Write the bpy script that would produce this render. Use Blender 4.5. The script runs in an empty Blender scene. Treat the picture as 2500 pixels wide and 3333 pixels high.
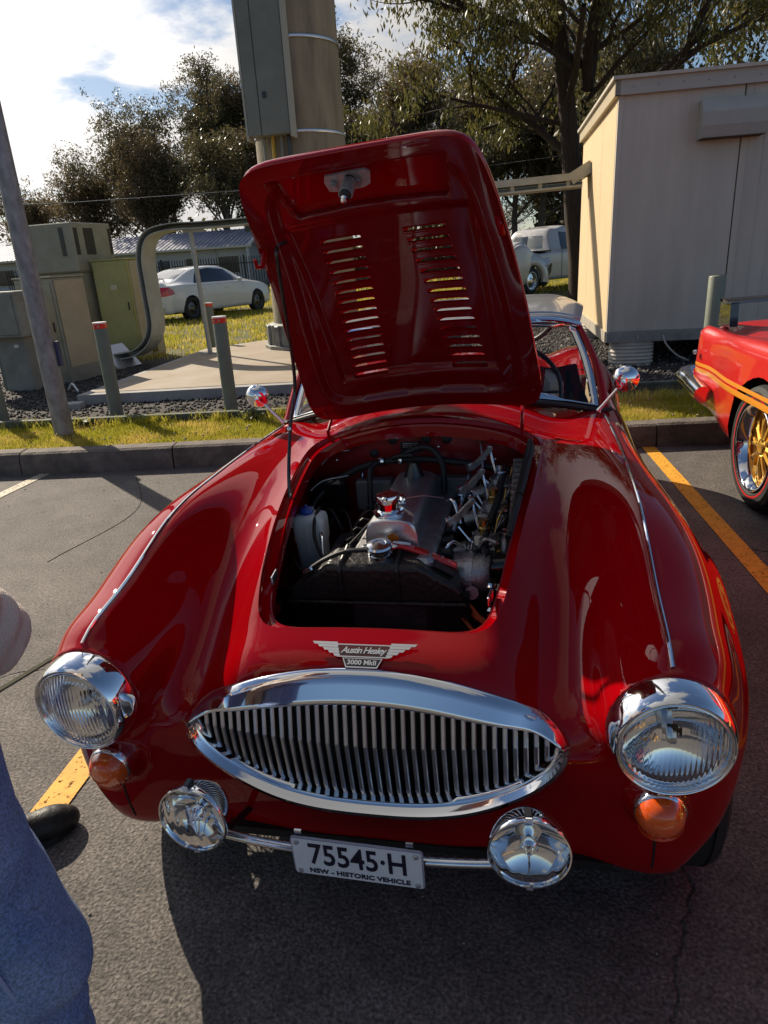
import bpy, math, random
import numpy as np
from mathutils import Matrix, Vector, Euler
PI = math.pi
C = bpy.context.scene.collection
scn = bpy.context.scene
random.seed(7); rng = np.random.default_rng(11)

# ------------------------------------------------------------------ camera
cam_d = bpy.data.cameras.new('camera'); cam = bpy.data.objects.new('camera', cam_d); C.objects.link(cam)
cam_d.sensor_fit = 'HORIZONTAL'; cam_d.sensor_width = 36; cam_d.lens = 32.132
cam_d.clip_start = .02; cam_d.clip_end = 2000
def cam_matrix():
    p, r, y = [math.radians(a) for a in (20.245, 3.514, -13.073)]
    f = Vector((math.sin(y)*math.cos(p), math.cos(y)*math.cos(p), -math.sin(p)))
    rt = Vector((math.cos(y), -math.sin(y), 0)); dn = f.cross(rt)
    R_ = math.cos(r)*rt+math.sin(r)*dn; D_ = -math.sin(r)*rt+math.cos(r)*dn
    m = Matrix((R_, -D_, -f)).transposed().to_4x4(); m.translation = (.3115, -.9624, 1.4054); return m
cam.matrix_world = cam_matrix()
scn.camera = cam
scn.render.engine = 'CYCLES'
scn.view_settings.view_transform = 'Standard'; scn.view_settings.look = 'None'
scn.view_settings.exposure = EXPOSURE = 0.35; scn.view_settings.gamma = 1
scn.view_settings.use_curve_mapping = False
scn.cycles.max_bounces = 8; scn.cycles.glossy_bounces = 5; scn.cycles.transparent_max_bounces = 12
scn.cycles.caustics_reflective = False; scn.cycles.caustics_refractive = False

# ------------------------------------------------------------------ sun and sky
SUN = Vector((-.653, .527, .545)).normalized()
sd = bpy.data.lights.new('sun', 'SUN'); so = bpy.data.objects.new('sun', sd); C.objects.link(so)
sd.energy = 5.0; sd.angle = math.radians(.5); sd.color = (1, .88, .70)
so.rotation_euler = SUN.to_track_quat('Z', 'Y').to_euler(); so.location = SUN*30
world = bpy.data.worlds.new('World'); scn.world = world; world.use_nodes = True
wn = world.node_tree.nodes; wl = world.node_tree.links; wn.clear()
def W(t, **k):
    n = wn.new(t)
    for a, b in k.items(): setattr(n, a, b)
    return n
wo = W('ShaderNodeOutputWorld'); bg = W('ShaderNodeBackground'); wl.new(bg.outputs[0], wo.inputs[0])
sky = W('ShaderNodeTexSky', sky_type='NISHITA', sun_disc=False)
sky.sun_elevation = math.asin(SUN.z); sky.sun_rotation = math.atan2(SUN.x, SUN.y)
sky.air_density = 1.0; sky.dust_density = .6; sky.ozone_density = 3.0; sky.altitude = 50
bg.inputs[1].default_value = .07
tc = W('ShaderNodeTexCoord')
# clouds lie on a flat deck overhead: direction divided by its height
sep = W('ShaderNodeSeparateXYZ'); wl.new(tc.outputs['Generated'], sep.inputs[0])
def wmath(op, a, b=None, clamp=False):
    n = W('ShaderNodeMath', operation=op); n.use_clamp = clamp
    for i, v in enumerate((a, b)):
        if v is None: continue
        if isinstance(v, (int, float)): n.inputs[i].default_value = v
        else: wl.new(v, n.inputs[i])
    return n.outputs[0]
hz = wmath('ADD', wmath('MAXIMUM', sep.outputs['Z'], 0.0), .22)
comb = W('ShaderNodeCombineXYZ')
wl.new(wmath('DIVIDE', sep.outputs['X'], hz), comb.inputs[0]); wl.new(wmath('DIVIDE', sep.outputs['Y'], hz), comb.inputs[1])
mp = W('ShaderNodeMapping'); wl.new(comb.outputs[0], mp.inputs[0]); mp.inputs['Location'].default_value = CLOUD_LOC = (.3, 7.7, 0)
n1 = W('ShaderNodeTexNoise'); n1.inputs['Scale'].default_value = 1.05; n1.inputs['Detail'].default_value = 7; n1.inputs['Roughness'].default_value = .56
wl.new(mp.outputs[0], n1.inputs['Vector'])
dotn = W('ShaderNodeVectorMath', operation='DOT_PRODUCT'); wl.new(tc.outputs['Generated'], dotn.inputs[0]); dotn.inputs[1].default_value = SUN
# more cloud towards the sun's side of the sky, as the photo shows
bias = wmath('MULTIPLY', wmath('SUBTRACT', dotn.outputs['Value'], .55), .24)
cr = W('ShaderNodeMapRange'); cr.interpolation_type = 'SMOOTHSTEP'; cr.inputs[1].default_value = .49; cr.inputs[2].default_value = .56
wl.new(wmath('ADD', n1.outputs[0], bias), cr.inputs[0])
glow = wmath('POWER', wmath('MAXIMUM', dotn.outputs['Value'], 0.0), 5.0)
cval = wmath('ADD', wmath('MULTIPLY', glow, 18.0), 3.6)
ccol = W('ShaderNodeVectorMath', operation='SCALE'); ccol.inputs[0].default_value = (1.0, .97, .94); wl.new(cval, ccol.inputs['Scale'])
shade = W('ShaderNodeMapRange'); shade.inputs[1].default_value = .5; shade.inputs[2].default_value = .85; shade.inputs[3].default_value = 1.0; shade.inputs[4].default_value = .72
wl.new(n1.outputs[0], shade.inputs[0])
ccol2 = W('ShaderNodeVectorMath', operation='SCALE'); wl.new(ccol.outputs[0], ccol2.inputs[0]); wl.new(shade.outputs[0], ccol2.inputs['Scale'])
mx = W('ShaderNodeMix', data_type='RGBA'); wl.new(cr.outputs[0], mx.inputs[0]); wl.new(sky.outputs[0], mx.inputs[6]); wl.new(ccol2.outputs[0], mx.inputs[7])
wl.new(mx.outputs[2], bg.inputs[0])

# ------------------------------------------------------------------ materials
MATS = {}
def mat(name, col=(.5, .5, .5), rough=.5, metal=0., coat=0., trans=0., ior=1.45, alpha=1., spec=.5, noise=0., nscale=5., bump=0., bscale=40., col2=None, sub=0., coatr=.03, obj=True, stretch=None, emis=None, detail=5):
    """Principled material: base colour broken up by noise, fine relief as bump."""
    if name in MATS: return MATS[name]
    m = bpy.data.materials.new(name); m.use_nodes = True; nt = m.node_tree; n = nt.nodes; l = nt.links
    b = n['Principled BSDF']; b.inputs['Roughness'].default_value = rough; b.inputs['Metallic'].default_value = metal
    b.inputs['Base Color'].default_value = (*col, 1); b.inputs['IOR'].default_value = ior
    b.inputs['Coat Weight'].default_value = coat; b.inputs['Coat Roughness'].default_value = coatr
    b.inputs['Transmission Weight'].default_value = trans; b.inputs['Alpha'].default_value = alpha
    b.inputs['Specular IOR Level'].default_value = spec
    if sub: b.inputs['Subsurface Weight'].default_value = sub; b.inputs['Subsurface Radius'].default_value = (.02, .02, .02)
    if emis: b.inputs['Emission Color'].default_value = (*emis[:3], 1); b.inputs['Emission Strength'].default_value = emis[3]
    vec = None
    if noise or bump or col2:
        t = n.new('ShaderNodeTexCoord'); vec = t.outputs['Object' if obj else 'Generated']
        if stretch:
            mpp = n.new('ShaderNodeMapping'); mpp.inputs['Scale'].default_value = stretch; l.new(vec, mpp.inputs[0]); vec = mpp.outputs[0]
    if noise or col2:
        t1 = n.new('ShaderNodeTexNoise'); t1.inputs['Scale'].default_value = nscale; t1.inputs['Detail'].default_value = detail; t1.inputs['Roughness'].default_value = .62; l.new(vec, t1.inputs['Vector'])
        r = n.new('ShaderNodeMapRange'); r.inputs[1].default_value = .32; r.inputs[2].default_value = .68; l.new(t1.outputs[0], r.inputs[0])
        mixn = n.new('ShaderNodeMix'); mixn.data_type = 'RGBA'; l.new(r.outputs[0], mixn.inputs[0])
        c2 = col2 or tuple(c*(1-noise) for c in col); c1 = col if col2 else tuple(min(1, c*(1+noise)) for c in col)
        mixn.inputs[6].default_value = (*c1, 1); mixn.inputs[7].default_value = (*c2, 1); l.new(mixn.outputs[2], b.inputs['Base Color'])
    if bump:
        t2 = n.new('ShaderNodeTexNoise'); t2.inputs['Scale'].default_value = bscale; t2.inputs['Detail'].default_value = 4; l.new(vec, t2.inputs['Vector'])
        bp = n.new('ShaderNodeBump'); bp.inputs['Strength'].default_value = min(1, bump); bp.inputs['Distance'].default_value = .01*max(1, bump); l.new(t2.outputs[0], bp.inputs['Height']); l.new(bp.outputs[0], b.inputs['Normal'])
    MATS[name] = m; return m

# ------------------------------------------------------------------ object helpers
def tag(o, label=None, cat=None, group=None, kind=None):
    if label: o['label'] = label
    if cat: o['category'] = cat
    if group: o['group'] = group
    if kind: o['kind'] = kind
    return o
def thing(name, label, cat, loc=(0, 0, 0), rotz=0., group=None):
    o = bpy.data.objects.new(name, None); C.objects.link(o); o.location = loc; o.rotation_euler = (0, 0, rotz); o.empty_display_size = .1
    return tag(o, label, cat, group)
def mesh_obj(name, v, f, m=None, parent=None, smooth=False, normals=None):
    me = bpy.data.meshes.new(name)
    if isinstance(v, np.ndarray) and isinstance(f, np.ndarray):
        nv, nf, k = len(v), len(f), f.shape[1]
        me.vertices.add(nv); me.vertices.foreach_set('co', v.astype(np.float32).ravel())
        me.loops.add(nf*k); me.loops.foreach_set('vertex_index', f.astype(np.int32).ravel())
        me.polygons.add(nf); me.polygons.foreach_set('loop_start', np.arange(0, nf*k, k, dtype=np.int32))
        me.polygons.foreach_set('loop_total', np.full(nf, k, dtype=np.int32)); me.update(calc_edges=True)
    else:
        me.from_pydata([tuple(p) for p in v], [], [tuple(int(i) for i in q) for q in f]); me.update()
    if smooth: me.shade_smooth()
    if normals is not None:
        me.shade_smooth(); me.normals_split_custom_set_from_vertices([tuple(q) for q in normals])
    if m: me.materials.append(m)
    o = bpy.data.objects.new(name, me); C.objects.link(o)
    if parent: o.parent = parent
    return o
def copy_tree(o, parent=None):
    c = o.copy(); C.objects.link(c)
    if parent: c.parent = parent
    for ch in list(o.children): copy_tree(ch, c)
    return c
class MB:
    """Collects boxes, tubes, lathes and prisms; build() links them as ONE mesh object."""
    def __init__(s): s.v = []; s.f = []
    def add(s, v, f):
        k = len(s.v); s.v += [tuple(p) for p in v]; s.f += [tuple(i+k for i in q) for q in f]; return s
    def box(s, c, d, rz=0., rx=0., ry=0., bev=0.):
        M = Euler((rx, ry, rz)).to_matrix(); hx, hy, hz_ = d[0]/2, d[1]/2, d[2]/2
        if bev <= 0:
            v = [Vector((x, y, z)) for x in (-hx, hx) for y in (-hy, hy) for z in (-hz_, hz_)]
            f = [(0, 1, 3, 2), (4, 6, 7, 5), (0, 4, 5, 1), (2, 3, 7, 6), (0, 2, 6, 4), (1, 5, 7, 3)]
        else:
            b = min(bev, hx*.9, hy*.9, hz_*.9); v = []; f = []
            for (z, k) in ((-hz_, b), (-hz_+b, 0), (hz_-b, 0), (hz_, b)):
                X, Y = hx-k, hy-k; q = b if k == 0 else b*.6
                for (sx, sy) in ((1, 1), (-1, 1), (-1, -1), (1, -1)):
                    p1 = (sx*X, sy*(Y-q)); p2 = (sx*(X-q), sy*Y)
                    v += [Vector((*a, z)) for a in ((p1, p2) if sx*sy > 0 else (p2, p1))]
            for r in range(3):
                for i in range(8): j = (i+1) % 8; f.append((r*8+i, r*8+j, r*8+8+j, r*8+8+i))
            f.append(tuple(range(7, -1, -1))); f.append(tuple(range(24, 32)))
        return s.add([M@p+Vector(c) for p in v], f)
    def quadgrid(s, P, closed_u=False, closed_v=False):
        P = np.asarray(P); n, m = P.shape[:2]; k = len(s.v); s.v += [tuple(p) for p in P.reshape(-1, 3)]
        for i in range(n if closed_u else n-1):
            for j in range(m if closed_v else m-1):
                a = i*m+j; b = i*m+(j+1) % m; c = ((i+1) % n)*m+(j+1) % m; d = ((i+1) % n)*m+j
                s.f.append((k+a, k+b, k+c, k+d))
        return s
    def tube(s, pts, r, n=8, caps=True, closed=False):
        pts = [Vector(p) for p in pts]; N = len(pts); rs = r if hasattr(r, '__len__') else [r]*N
        k = len(s.v); up = None
        for i, p in enumerate(pts):
            a = pts[(i-1) % N] if (i > 0 or closed) else p; b = pts[(i+1) % N] if (i < N-1 or closed) else p
            t = (b-a).normalized()
            if up is None: up = Vector((0, 0, 1)) if abs(t.z) < .9 else Vector((1, 0, 0))
            x = up.cross(t).normalized(); y = t.cross(x); up = y
            for j in range(n):
                an = 2*PI*j/n; s.v.append(tuple(p+(x*math.cos(an)+y*math.sin(an))*rs[i]))
        for i in range(N if closed else N-1):
            for j in range(n):
                i2 = (i+1) % N; s.f.append((k+i*n+j, k+i*n+(j+1) % n, k+i2*n+(j+1) % n, k+i2*n+j))
        if caps and not closed: s.f.append(tuple(k+j for j in range(n-1, -1, -1))); s.f.append(tuple(k+(N-1)*n+j for j in range(n)))
        return s
    def lathe(s, prof, c=(0, 0, 0), ax=(0, 0, 1), n=32, sx=1., arc=None):
        """prof: list of (radius, distance along axis)"""
        ax = Vector(ax).normalized(); q = ax.to_track_quat('Z', 'Y').to_matrix(); k = len(s.v); m = len(prof)
        for j in range(n):
            a = 2*PI*j/n
            for (r, h) in prof: s.v.append(tuple(q@Vector((r*math.cos(a)*sx, r*math.sin(a), h))+Vector(c)))
        for j in range(n):
            for i in range(m-1):
                a, b = k+j*m+i, k+((j+1) % n)*m+i; s.f.append((a, b, b+1, a+1))
        return s
    def prism(s, poly, thick, M=None):
        """poly: (x, y) outline in the local XY plane, thickened along +Z; M places it"""
        M = M or Matrix.Identity(4); n = len(poly)
        v = [M@Vector((x, y, 0)) for x, y in poly]+[M@Vector((x, y, thick)) for x, y in poly]
        f = [tuple(range(n-1, -1, -1)), tuple(range(n, 2*n))]+[(i, (i+1) % n, n+(i+1) % n, n+i) for i in range(n)]
        return s.add(v, f)
    def build(s, name, m=None, parent=None, smooth=False, angle=None):
        o = mesh_obj(name, s.v, s.f, m, parent)
        if smooth:
            o.data.shade_smooth()
            if angle is None: angle = 40
            o.data.set_sharp_from_angle(angle=math.radians(angle))
        return o
def frame(o, x, y):
    """matrix with given origin, x and y axes"""
    x = Vector(x).normalized(); y = Vector(y).normalized(); z = x.cross(y).normalized(); y = z.cross(x)
    m = Matrix((x, y, z)).transposed().to_4x4(); m.translation = o; return m
def bez(pts, n=24):
    """Catmull-Rom curve through the points"""
    P = [Vector(p) for p in pts]; P = [P[0]*2-P[1]]+P+[P[-1]*2-P[-2]]; out = []
    seg = len(P)-3
    for i in range(seg):
        for j in range(max(2, n//seg)):
            t = j/max(2, n//seg); a, b, c, d = P[i:i+4]
            out.append(.5*((2*b)+(c-a)*t+(2*a-5*b+4*c-d)*t*t+(3*b-a-3*c+d)*t**3))
    out.append(P[-2]); return out
def text_obj(s, size, m, parent, M, extrude=.001, shear=0., name='lettering', space=1., offset=0., sx=1.):
    cu = bpy.data.curves.new('t', 'FONT'); cu.body = s; cu.size = size; cu.extrude = extrude; cu.align_x = 'CENTER'; cu.align_y = 'CENTER'; cu.shear = shear; cu.space_character = space; cu.offset = offset; cu.resolution_u = 3
    t = bpy.data.objects.new('t', cu); C.objects.link(t); bpy.context.view_layer.update()
    me = bpy.data.meshes.new_from_object(t.evaluated_get(bpy.context.evaluated_depsgraph_get())); bpy.data.objects.remove(t)
    for v in me.vertices: v.co.x *= sx
    me.transform(M); me.materials.clear(); me.materials.append(m); me.name = name
    o = bpy.data.objects.new(name, me); C.objects.link(o); o.parent = parent; return o
class Spline:
    """natural cubic spline, C2, flat-extrapolated"""
    def __init__(s, xy):
        s.x = np.array([p[0] for p in xy], float); s.y = np.array([p[1] for p in xy], float); n = len(xy); h = np.diff(s.x)
        A = np.zeros((n, n)); b = np.zeros(n); A[0, 0] = A[-1, -1] = 1
        for i in range(1, n-1):
            A[i, i-1] = h[i-1]; A[i, i] = 2*(h[i-1]+h[i]); A[i, i+1] = h[i]; b[i] = 6*((s.y[i+1]-s.y[i])/h[i]-(s.y[i]-s.y[i-1])/h[i-1])
        s.m = np.linalg.solve(A, b)
    def __call__(s, t):
        t = np.clip(np.asarray(t, float), s.x[0], s.x[-1]); i = np.clip(np.searchsorted(s.x, t)-1, 0, len(s.x)-2)
        h = s.x[i+1]-s.x[i]; a = (s.x[i+1]-t)/h; b = (t-s.x[i])/h
        return a*s.y[i]+b*s.y[i+1]+((a**3-a)*s.m[i]+(b**3-b)*s.m[i+1])*h*h/6
def smax(a, b, k):
    h = np.maximum(k-np.abs(a-b), 0)/k; return np.maximum(a, b)+h*h*h*k/6
def smin(a, b, k): return -smax(-a, -b, k)

# ---- implicit surface -> mesh (surface nets), projection, clipping
def grad(F, p, e=1e-4):
    g = np.stack([(F(p[:, 0]+(e if i == 0 else 0), p[:, 1]+(e if i == 1 else 0), p[:, 2]+(e if i == 2 else 0))-F(p[:, 0]-(e if i == 0 else 0), p[:, 1]-(e if i == 1 else 0), p[:, 2]-(e if i == 2 else 0)))/(2*e) for i in range(3)], 1)
    return g
def project(F, p, it=3):
    for _ in range(it):
        g = grad(F, p); d = F(p[:, 0], p[:, 1], p[:, 2]); st = (d/np.maximum((g*g).sum(1), 1e-6))[:, None]*g
        l = np.linalg.norm(st, axis=1); st *= np.minimum(1, .01/np.maximum(l, 1e-9))[:, None]; p = p-st
    return p
def surface_nets(F, lo, hi, h):
    n = [int(math.ceil((hi[i]-lo[i])/h))+1 for i in range(3)]
    ax = [lo[i]+h*np.arange(n[i]) for i in range(3)]
    V = np.empty(n, np.float32)
    for i in range(n[0]): V[i] = F(np.full((n[1], n[2]), ax[0][i]), *np.meshgrid(ax[1], ax[2], indexing='ij'))
    S = V < 0
    c = sum(S[a:n[0]-1+a, b:n[1]-1+b, d:n[2]-1+d].astype(np.int8) for a in (0, 1) for b in (0, 1) for d in (0, 1))
    act = (c > 0) & (c < 8); idx = -np.ones(act.shape, np.int64); idx[act] = np.arange(act.sum())
    I = np.argwhere(act); acc = np.zeros((len(I), 3)); cnt = np.zeros(len(I))
    for d in range(3):
        o = [k for k in range(3) if k != d]
        for a in (0, 1):
            for b in (0, 1):
                p0 = I.copy(); p0[:, o[0]] += a; p0[:, o[1]] += b; p1 = p0.copy(); p1[:, d] += 1
                v0 = V[tuple(p0.T)]; v1 = V[tuple(p1.T)]; cr_ = (v0 < 0) != (v1 < 0); t = np.where(cr_, v0/np.where(cr_, v0-v1, 1), 0)
                q = p0.astype(float); q[:, d] += t; acc += q*cr_[:, None]; cnt += cr_
    P = acc/cnt[:, None]*h+np.array(lo)
    faces = []
    for d in range(3):
        o = [(d+1) % 3, (d+2) % 3]; sl0 = [slice(None)]*3; sl1 = [slice(None)]*3; sl0[d] = slice(0, n[d]-1); sl1[d] = slice(1, n[d])
        E = np.argwhere(S[tuple(sl0)] != S[tuple(sl1)]); E = E[(E[:, o[0]] > 0) & (E[:, o[1]] > 0) & (E[:, o[0]] < n[o[0]]-1) & (E[:, o[1]] < n[o[1]]-1)]
        ins = S[tuple(E.T)]; q = []
        for (a, b) in ((1, 1), (0, 1), (0, 0), (1, 0)):
            e = E.copy(); e[:, o[0]] -= a; e[:, o[1]] -= b; q.append(idx[tuple(e.T)])
        q = np.stack(q, 1); q[~ins] = q[~ins][:, ::-1]; faces.append(q)
    return P, np.concatenate(faces)
def tris(Q): return np.concatenate([Q[:, [0, 1, 2]], Q[:, [0, 2, 3]]])
def clip(V, T, c):
    """keep the part of a triangle mesh where c > 0 (c given per vertex)"""
    ins = c > 0; k = ins[T].sum(1); keep = T[k == 3]; out = [keep]; newv = []; base = len(V)
    M_ = T[(k == 1) | (k == 2)]
    if len(M_):
        km = ins[M_].sum(1); odd = np.where(km == 1, np.argmax(ins[M_], 1), np.argmin(ins[M_], 1))
        r = np.arange(len(M_)); A = M_[r, odd]; B = M_[r, (odd+1) % 3]; D = M_[r, (odd+2) % 3]
        e = np.concatenate([np.stack([A, B], 1), np.stack([A, D], 1)]); es = np.sort(e, 1); u, inv = np.unique(es, axis=0, return_inverse=True); inv = inv.ravel()
        t = c[u[:, 0]]/(c[u[:, 0]]-c[u[:, 1]]); nv = V[u[:, 0]]*(1-t)[:, None]+V[u[:, 1]]*t[:, None]; newv = nv
        ab = base+inv[:len(M_)]; ad = base+inv[len(M_):]; one = km == 1
        out.append(np.stack([A, ab, ad], 1)[one]); two = ~one
        out.append(np.stack([ab, B, D], 1)[two]); out.append(np.stack([ab, D, ad], 1)[two])
        V = np.concatenate([V, newv])
    T = np.concatenate(out); used, inv = np.unique(T, return_inverse=True)
    return V[used], inv.reshape(T.shape)
# ================================================================== the red sports car (own frame: x to its left, y towards its tail)
CAR = thing('sports_car', 'dark red vintage open-nosed sports car with bonnet propped open and oval chrome grille', 'car')
CAR.matrix_world = Matrix(((.99964, -.0002, -.02694, 0), (0, .99996, -.0088, 0), (.02694, .0088, .9996, 0), (0, 0, 0, 1)))
paint = mat('deep_red_paint', (.30, .0004, .0028), .60, .0, coat=1, coatr=.012, spec=.0, noise=.06, nscale=3)
paint.node_tree.nodes['Principled BSDF'].inputs['Coat IOR'].default_value = 1.40
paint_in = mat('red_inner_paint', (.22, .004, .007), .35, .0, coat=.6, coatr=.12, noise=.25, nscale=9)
chrome = mat('chrome', (.86, .87, .90), .045, 1.)
chrome_worn = mat('worn_chrome', (.74, .75, .78), .16, 1., noise=.12, nscale=30)
alu = mat('cast_aluminium', (.40, .40, .41), .42, .75, noise=.3, nscale=25, bump=.2, bscale=120)
alu_p = mat('polished_alloy', (.62, .63, .66), .30, .9, noise=.10, nscale=12)
blk = mat('black_enamel', (.012, .012, .013), .22, 0, coat=.4, noise=.3, nscale=20)
rub = mat('black_rubber', (.014, .014, .015), .55, noise=.3, nscale=30)
tyre_m = mat('tyre_rubber', (.018, .018, .019), .7, noise=.35, nscale=18, bump=.3, bscale=90)
dark = mat('engine_bay_black', (.008, .007, .007), .6)
glass = mat('clear_glass', (.93, .96, .96), .01, trans=1, ior=1.45)
amber = mat('amber_plastic', (.95, .12, .006), .12, trans=.2, ior=1.45, coat=.8)
white_pl = mat('plate_white', (.80, .80, .84), .35, noise=.04, nscale=40)
ink = mat('dark_ink', (.012, .01, .03), .4)

S_zc = Spline([(-.2, .40), (0, .52), (.1, .60), (.15, .637), (.2, .660), (.27, .688), (.35, .735), (.42, .772), (.5, .805), (.58, .835), (.73, .872), (.9, .905), (1.1, .934), (1.3, .95), (1.45, .95), (2.6, .86), (3.0, .84), (3.5, .75), (3.95, .58)])
S_zv = Spline([(-.2, .35), (.0, .44), (.10, .495), (.2, .548), (.36, .628), (.5, .704), (.69, .783), (.9, .832), (1.1, .862), (1.3, .872), (1.45, .868), (2.0, .815), (2.6, .80), (3.0, .81), (3.5, .74), (3.95, .57)])
S_zf = Spline([(-.2, .55), (0, .675), (.089, .720), (.27, .762), (.49, .828), (.8, .858), (1.0, .866), (1.3, .868), (1.5, .86), (1.8, .835), (2.2, .805), (2.6, .81), (2.9, .82), (3.3, .79), (3.7, .70), (3.95, .60)])
S_xs = Spline([(0, .30), (.15, .31), (.4, .335), (.7, .352), (1.1, .385), (1.5, .40), (3.95, .40)])
S_sg = Spline([(0, .088), (.3, .092), (.7, .105), (1.2, .13), (4, .15)])
S_w = Spline([(-.1, .68), (.1, .710), (.2, .720), (.3, .730), (.45, .746), (.6, .750), (.78, .736), (.95, .720), (1.2, .712), (1.6, .715), (2.3, .725), (2.8, .755), (3.1, .765), (3.5, .735), (3.95, .62)])
S_g = Spline([(-.8, .30), (-.74, .22), (-.70, .165), (-.66, .128), (-.62, .108), (-.56, .10), (-.47, .130), (-.4, .145), (-.2, .133), (0, .13), (.2, .133), (.4, .145), (.47, .130), (.56, .10), (.62, .108), (.66, .128), (.70, .165), (.74, .22), (.8, .30)])
AX = (.54, .31); RX = (3.06, .315)
def topf(x, y):
    ax = np.abs(x); zv = S_zv(y); S = 1/(1+(ax/(S_xs(y)*1.01))**12); G = np.exp(-(np.minimum(ax-.565, 0)/S_sg(y))**2)
    crown = (.012+.032*np.clip((y-.3)/.7, 0, 1))*(np.minimum(ax, .45)/.3)**2
    return zv+(S_zf(y)-zv)*G+(S_zc(y)-crown-zv)*S-2.4*np.maximum(ax-.565, 0)**2
def bodyF(x, y, z):
    ax = np.abs(x)
    t = z-topf(x, y)
    lean = .9*np.maximum(z-.45, 0)**2*np.clip((.52-ax)/.1, 0, 1)+1.2*np.maximum(.36-z, 0)**2
    fr = S_g(x)+lean-y
    d = np.sqrt((y-AX[0])**2+(z-AX[1])**2)-.382; d2 = np.sqrt((y-RX[0])**2+(z-RX[1])**2)-.36
    flare = .016*np.exp(-(d/.028)**2)+.012*np.exp(-(d2/.028)**2)
    sd_ = ax-(S_w(y)-.075*(np.maximum(z-.5, 0)/.3)**2-.025*(np.maximum(.5-z, 0)/.3)**2+flare)
    F = smax(t, fr, .10); F = smax(F, sd_, .06+.06*np.clip((z-.5)/.15, 0, 1))
    # headlamp tunnels
    r = np.sqrt((ax-.567)**2+(z-.602)**2); pod = smax(r-(.107+.06*np.maximum(y-.1, 0)), .092-y, .012); pod = np.maximum(pod, y-.55)
    F = smin(F, pod, .05)
    r2 = np.sqrt((ax-.556)**2+(z-.425)**2); pod2 = smax(r2-(.050+.25*np.maximum(y-.09, 0)), .083-y, .008); pod2 = np.maximum(pod2, y-.2)
    F = smin(F, pod2, .02)
    zb = .205+.0*np.clip((.5-y)/.3, 0, 1)*np.clip(ax/.5, 0, 1)**2-.03*np.clip((y-.3)/.3, 0, 1)
    zb = zb+1.3*np.clip(ax-.60, 0, .12)*np.clip((.55-y)/.25, 0, 1)
    F = smax(F, zb-z, .03+.10*np.clip((ax-.48)/.15, 0, 1)*np.clip((1.0-y)/.6, .0, 1))
    F = smax(F, y-(3.93-.25*x*x-.6*(z-.5)**2), .14)
    return F
def opening(x, y):
    """signed field of the bonnet opening seen from above, negative inside"""
    hw = np.interp(y, [.2, .262, .42, .58, .73, 1.0, 1.09, 1.2], [.250, .258, .291, .313, .333, .358, .366, .37])
    return smax(smax(np.abs(x)-hw, y-1.088, .16), .258-y, .11)
def grille_half(u):  # top and bottom heights of the grille outline at |x|/half width = u
    u = np.clip(u, 0, 1); return (1-u**2.2)**.68, (1-u**2.2)**.5
P_, Q_ = surface_nets(bodyF, (-.84, -.02, .12), (.84, 4.0, 1.02), .0125)
T_ = tris(Q_); P_ = project(bodyF, P_, 3)
def cut(V, T, f): return clip(V, T, f(V[:, 0], V[:, 1], V[:, 2]))
def c_open(x, y, z): return np.where(z > .5, opening(x, y), 1.)
def c_gr(x, y, z):
    ft, fb = grille_half(np.abs(x)/.392); return np.where(y < .3, np.maximum(np.maximum((z-.503)-.125*ft, (.503-z)-.188*fb), np.abs(x)-.392), 1.)
def c_arch(x, y, z): return np.where(np.abs(x) > .42, np.minimum(np.sqrt((y-AX[0])**2+(z-AX[1])**2)-.355, np.sqrt((y-RX[0])**2+(z-RX[1])**2)-.335), 1.)
def c_cock(x, y, z): return np.where(z > .5, np.maximum(np.maximum(np.abs(x)-.52, 1.40+.25*x*x-y), y-2.62), 1.)
def c_bot(x, y, z): return np.where((z < .23) & (np.abs(x) < .45) & (y > .3), -1., 1.)
for f_ in (c_open, c_gr, c_arch, c_cock): P_, T_ = cut(P_, T_, f_)
P_ = project(bodyF, P_, 2)
N_ = grad(bodyF, P_); N_ /= np.linalg.norm(N_, axis=1)[:, None]
body = mesh_obj('body', P_, T_, paint, CAR, normals=N_)
def Zs(x, y):
    x = np.asarray(x, float); y = np.asarray(y, float); z = topf(x, y)
    for _ in range(6): z = z-bodyF(x, y, z)*.9
    return z
def zs(x, y): return float(Zs(np.array([x]), np.array([y]))[0])
def ys(x, z):
    y = float(S_g(x))
    for _ in range(12): y += float(bodyF(np.array([x]), np.array([y]), np.array([z]))[0])*.8
    return y
def outline(off, n=180, cy=.68):
    t = np.linspace(0, 2*PI, n, endpoint=False); dx, dy = np.cos(t), np.sin(t); lo = np.zeros(n); hi = np.full(n, .9)
    for _ in range(40):
        m_ = (lo+hi)/2; ins = opening(dx*m_, cy+dy*m_) < off; lo = np.where(ins, m_, lo); hi = np.where(ins, hi, m_)
    return dx*lo, cy+dy*lo
# gutter round the bonnet opening
rows = []
for off, dz in ((0, -.0005), (-.0015, -.004), (-.004, -.013), (-.022, -.016), (-.026, -.013), (-.0275, -.02), (-.028, -.05)):
    x, y = outline(off); x0, y0 = outline(0); rows.append(np.stack([x, y, Zs(x0, y0)+dz], 1))
g = MB(); g.quadgrid(np.array(rows), closed_v=True); g.build('opening_gutter', paint, CAR, smooth=True)
# rubber seal down one side of the gutter and the two chrome striker guides
x, y = outline(-.024)
sel = [i for i in range(len(x)) if x[i] > .2 and .50 < y[i] < 1.03]
MB().tube([(x[i]-.0, y[i], zs(x[i], y[i])+.0005) for i in sel], .0075, 8).build('rubber_seal', rub, CAR, smooth=True)
for sx, yy in ((-1, .40), (1, .36)):
    w_ = np.interp(yy, [.262, .42, .58], [.25, .288, .312])-.028
    MB().box((sx*w_, yy, zs(.24, yy)-.022), (.006, .045, .022), rz=sx*-.12, bev=.002).build('striker_guide', chrome_worn, CAR)

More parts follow.
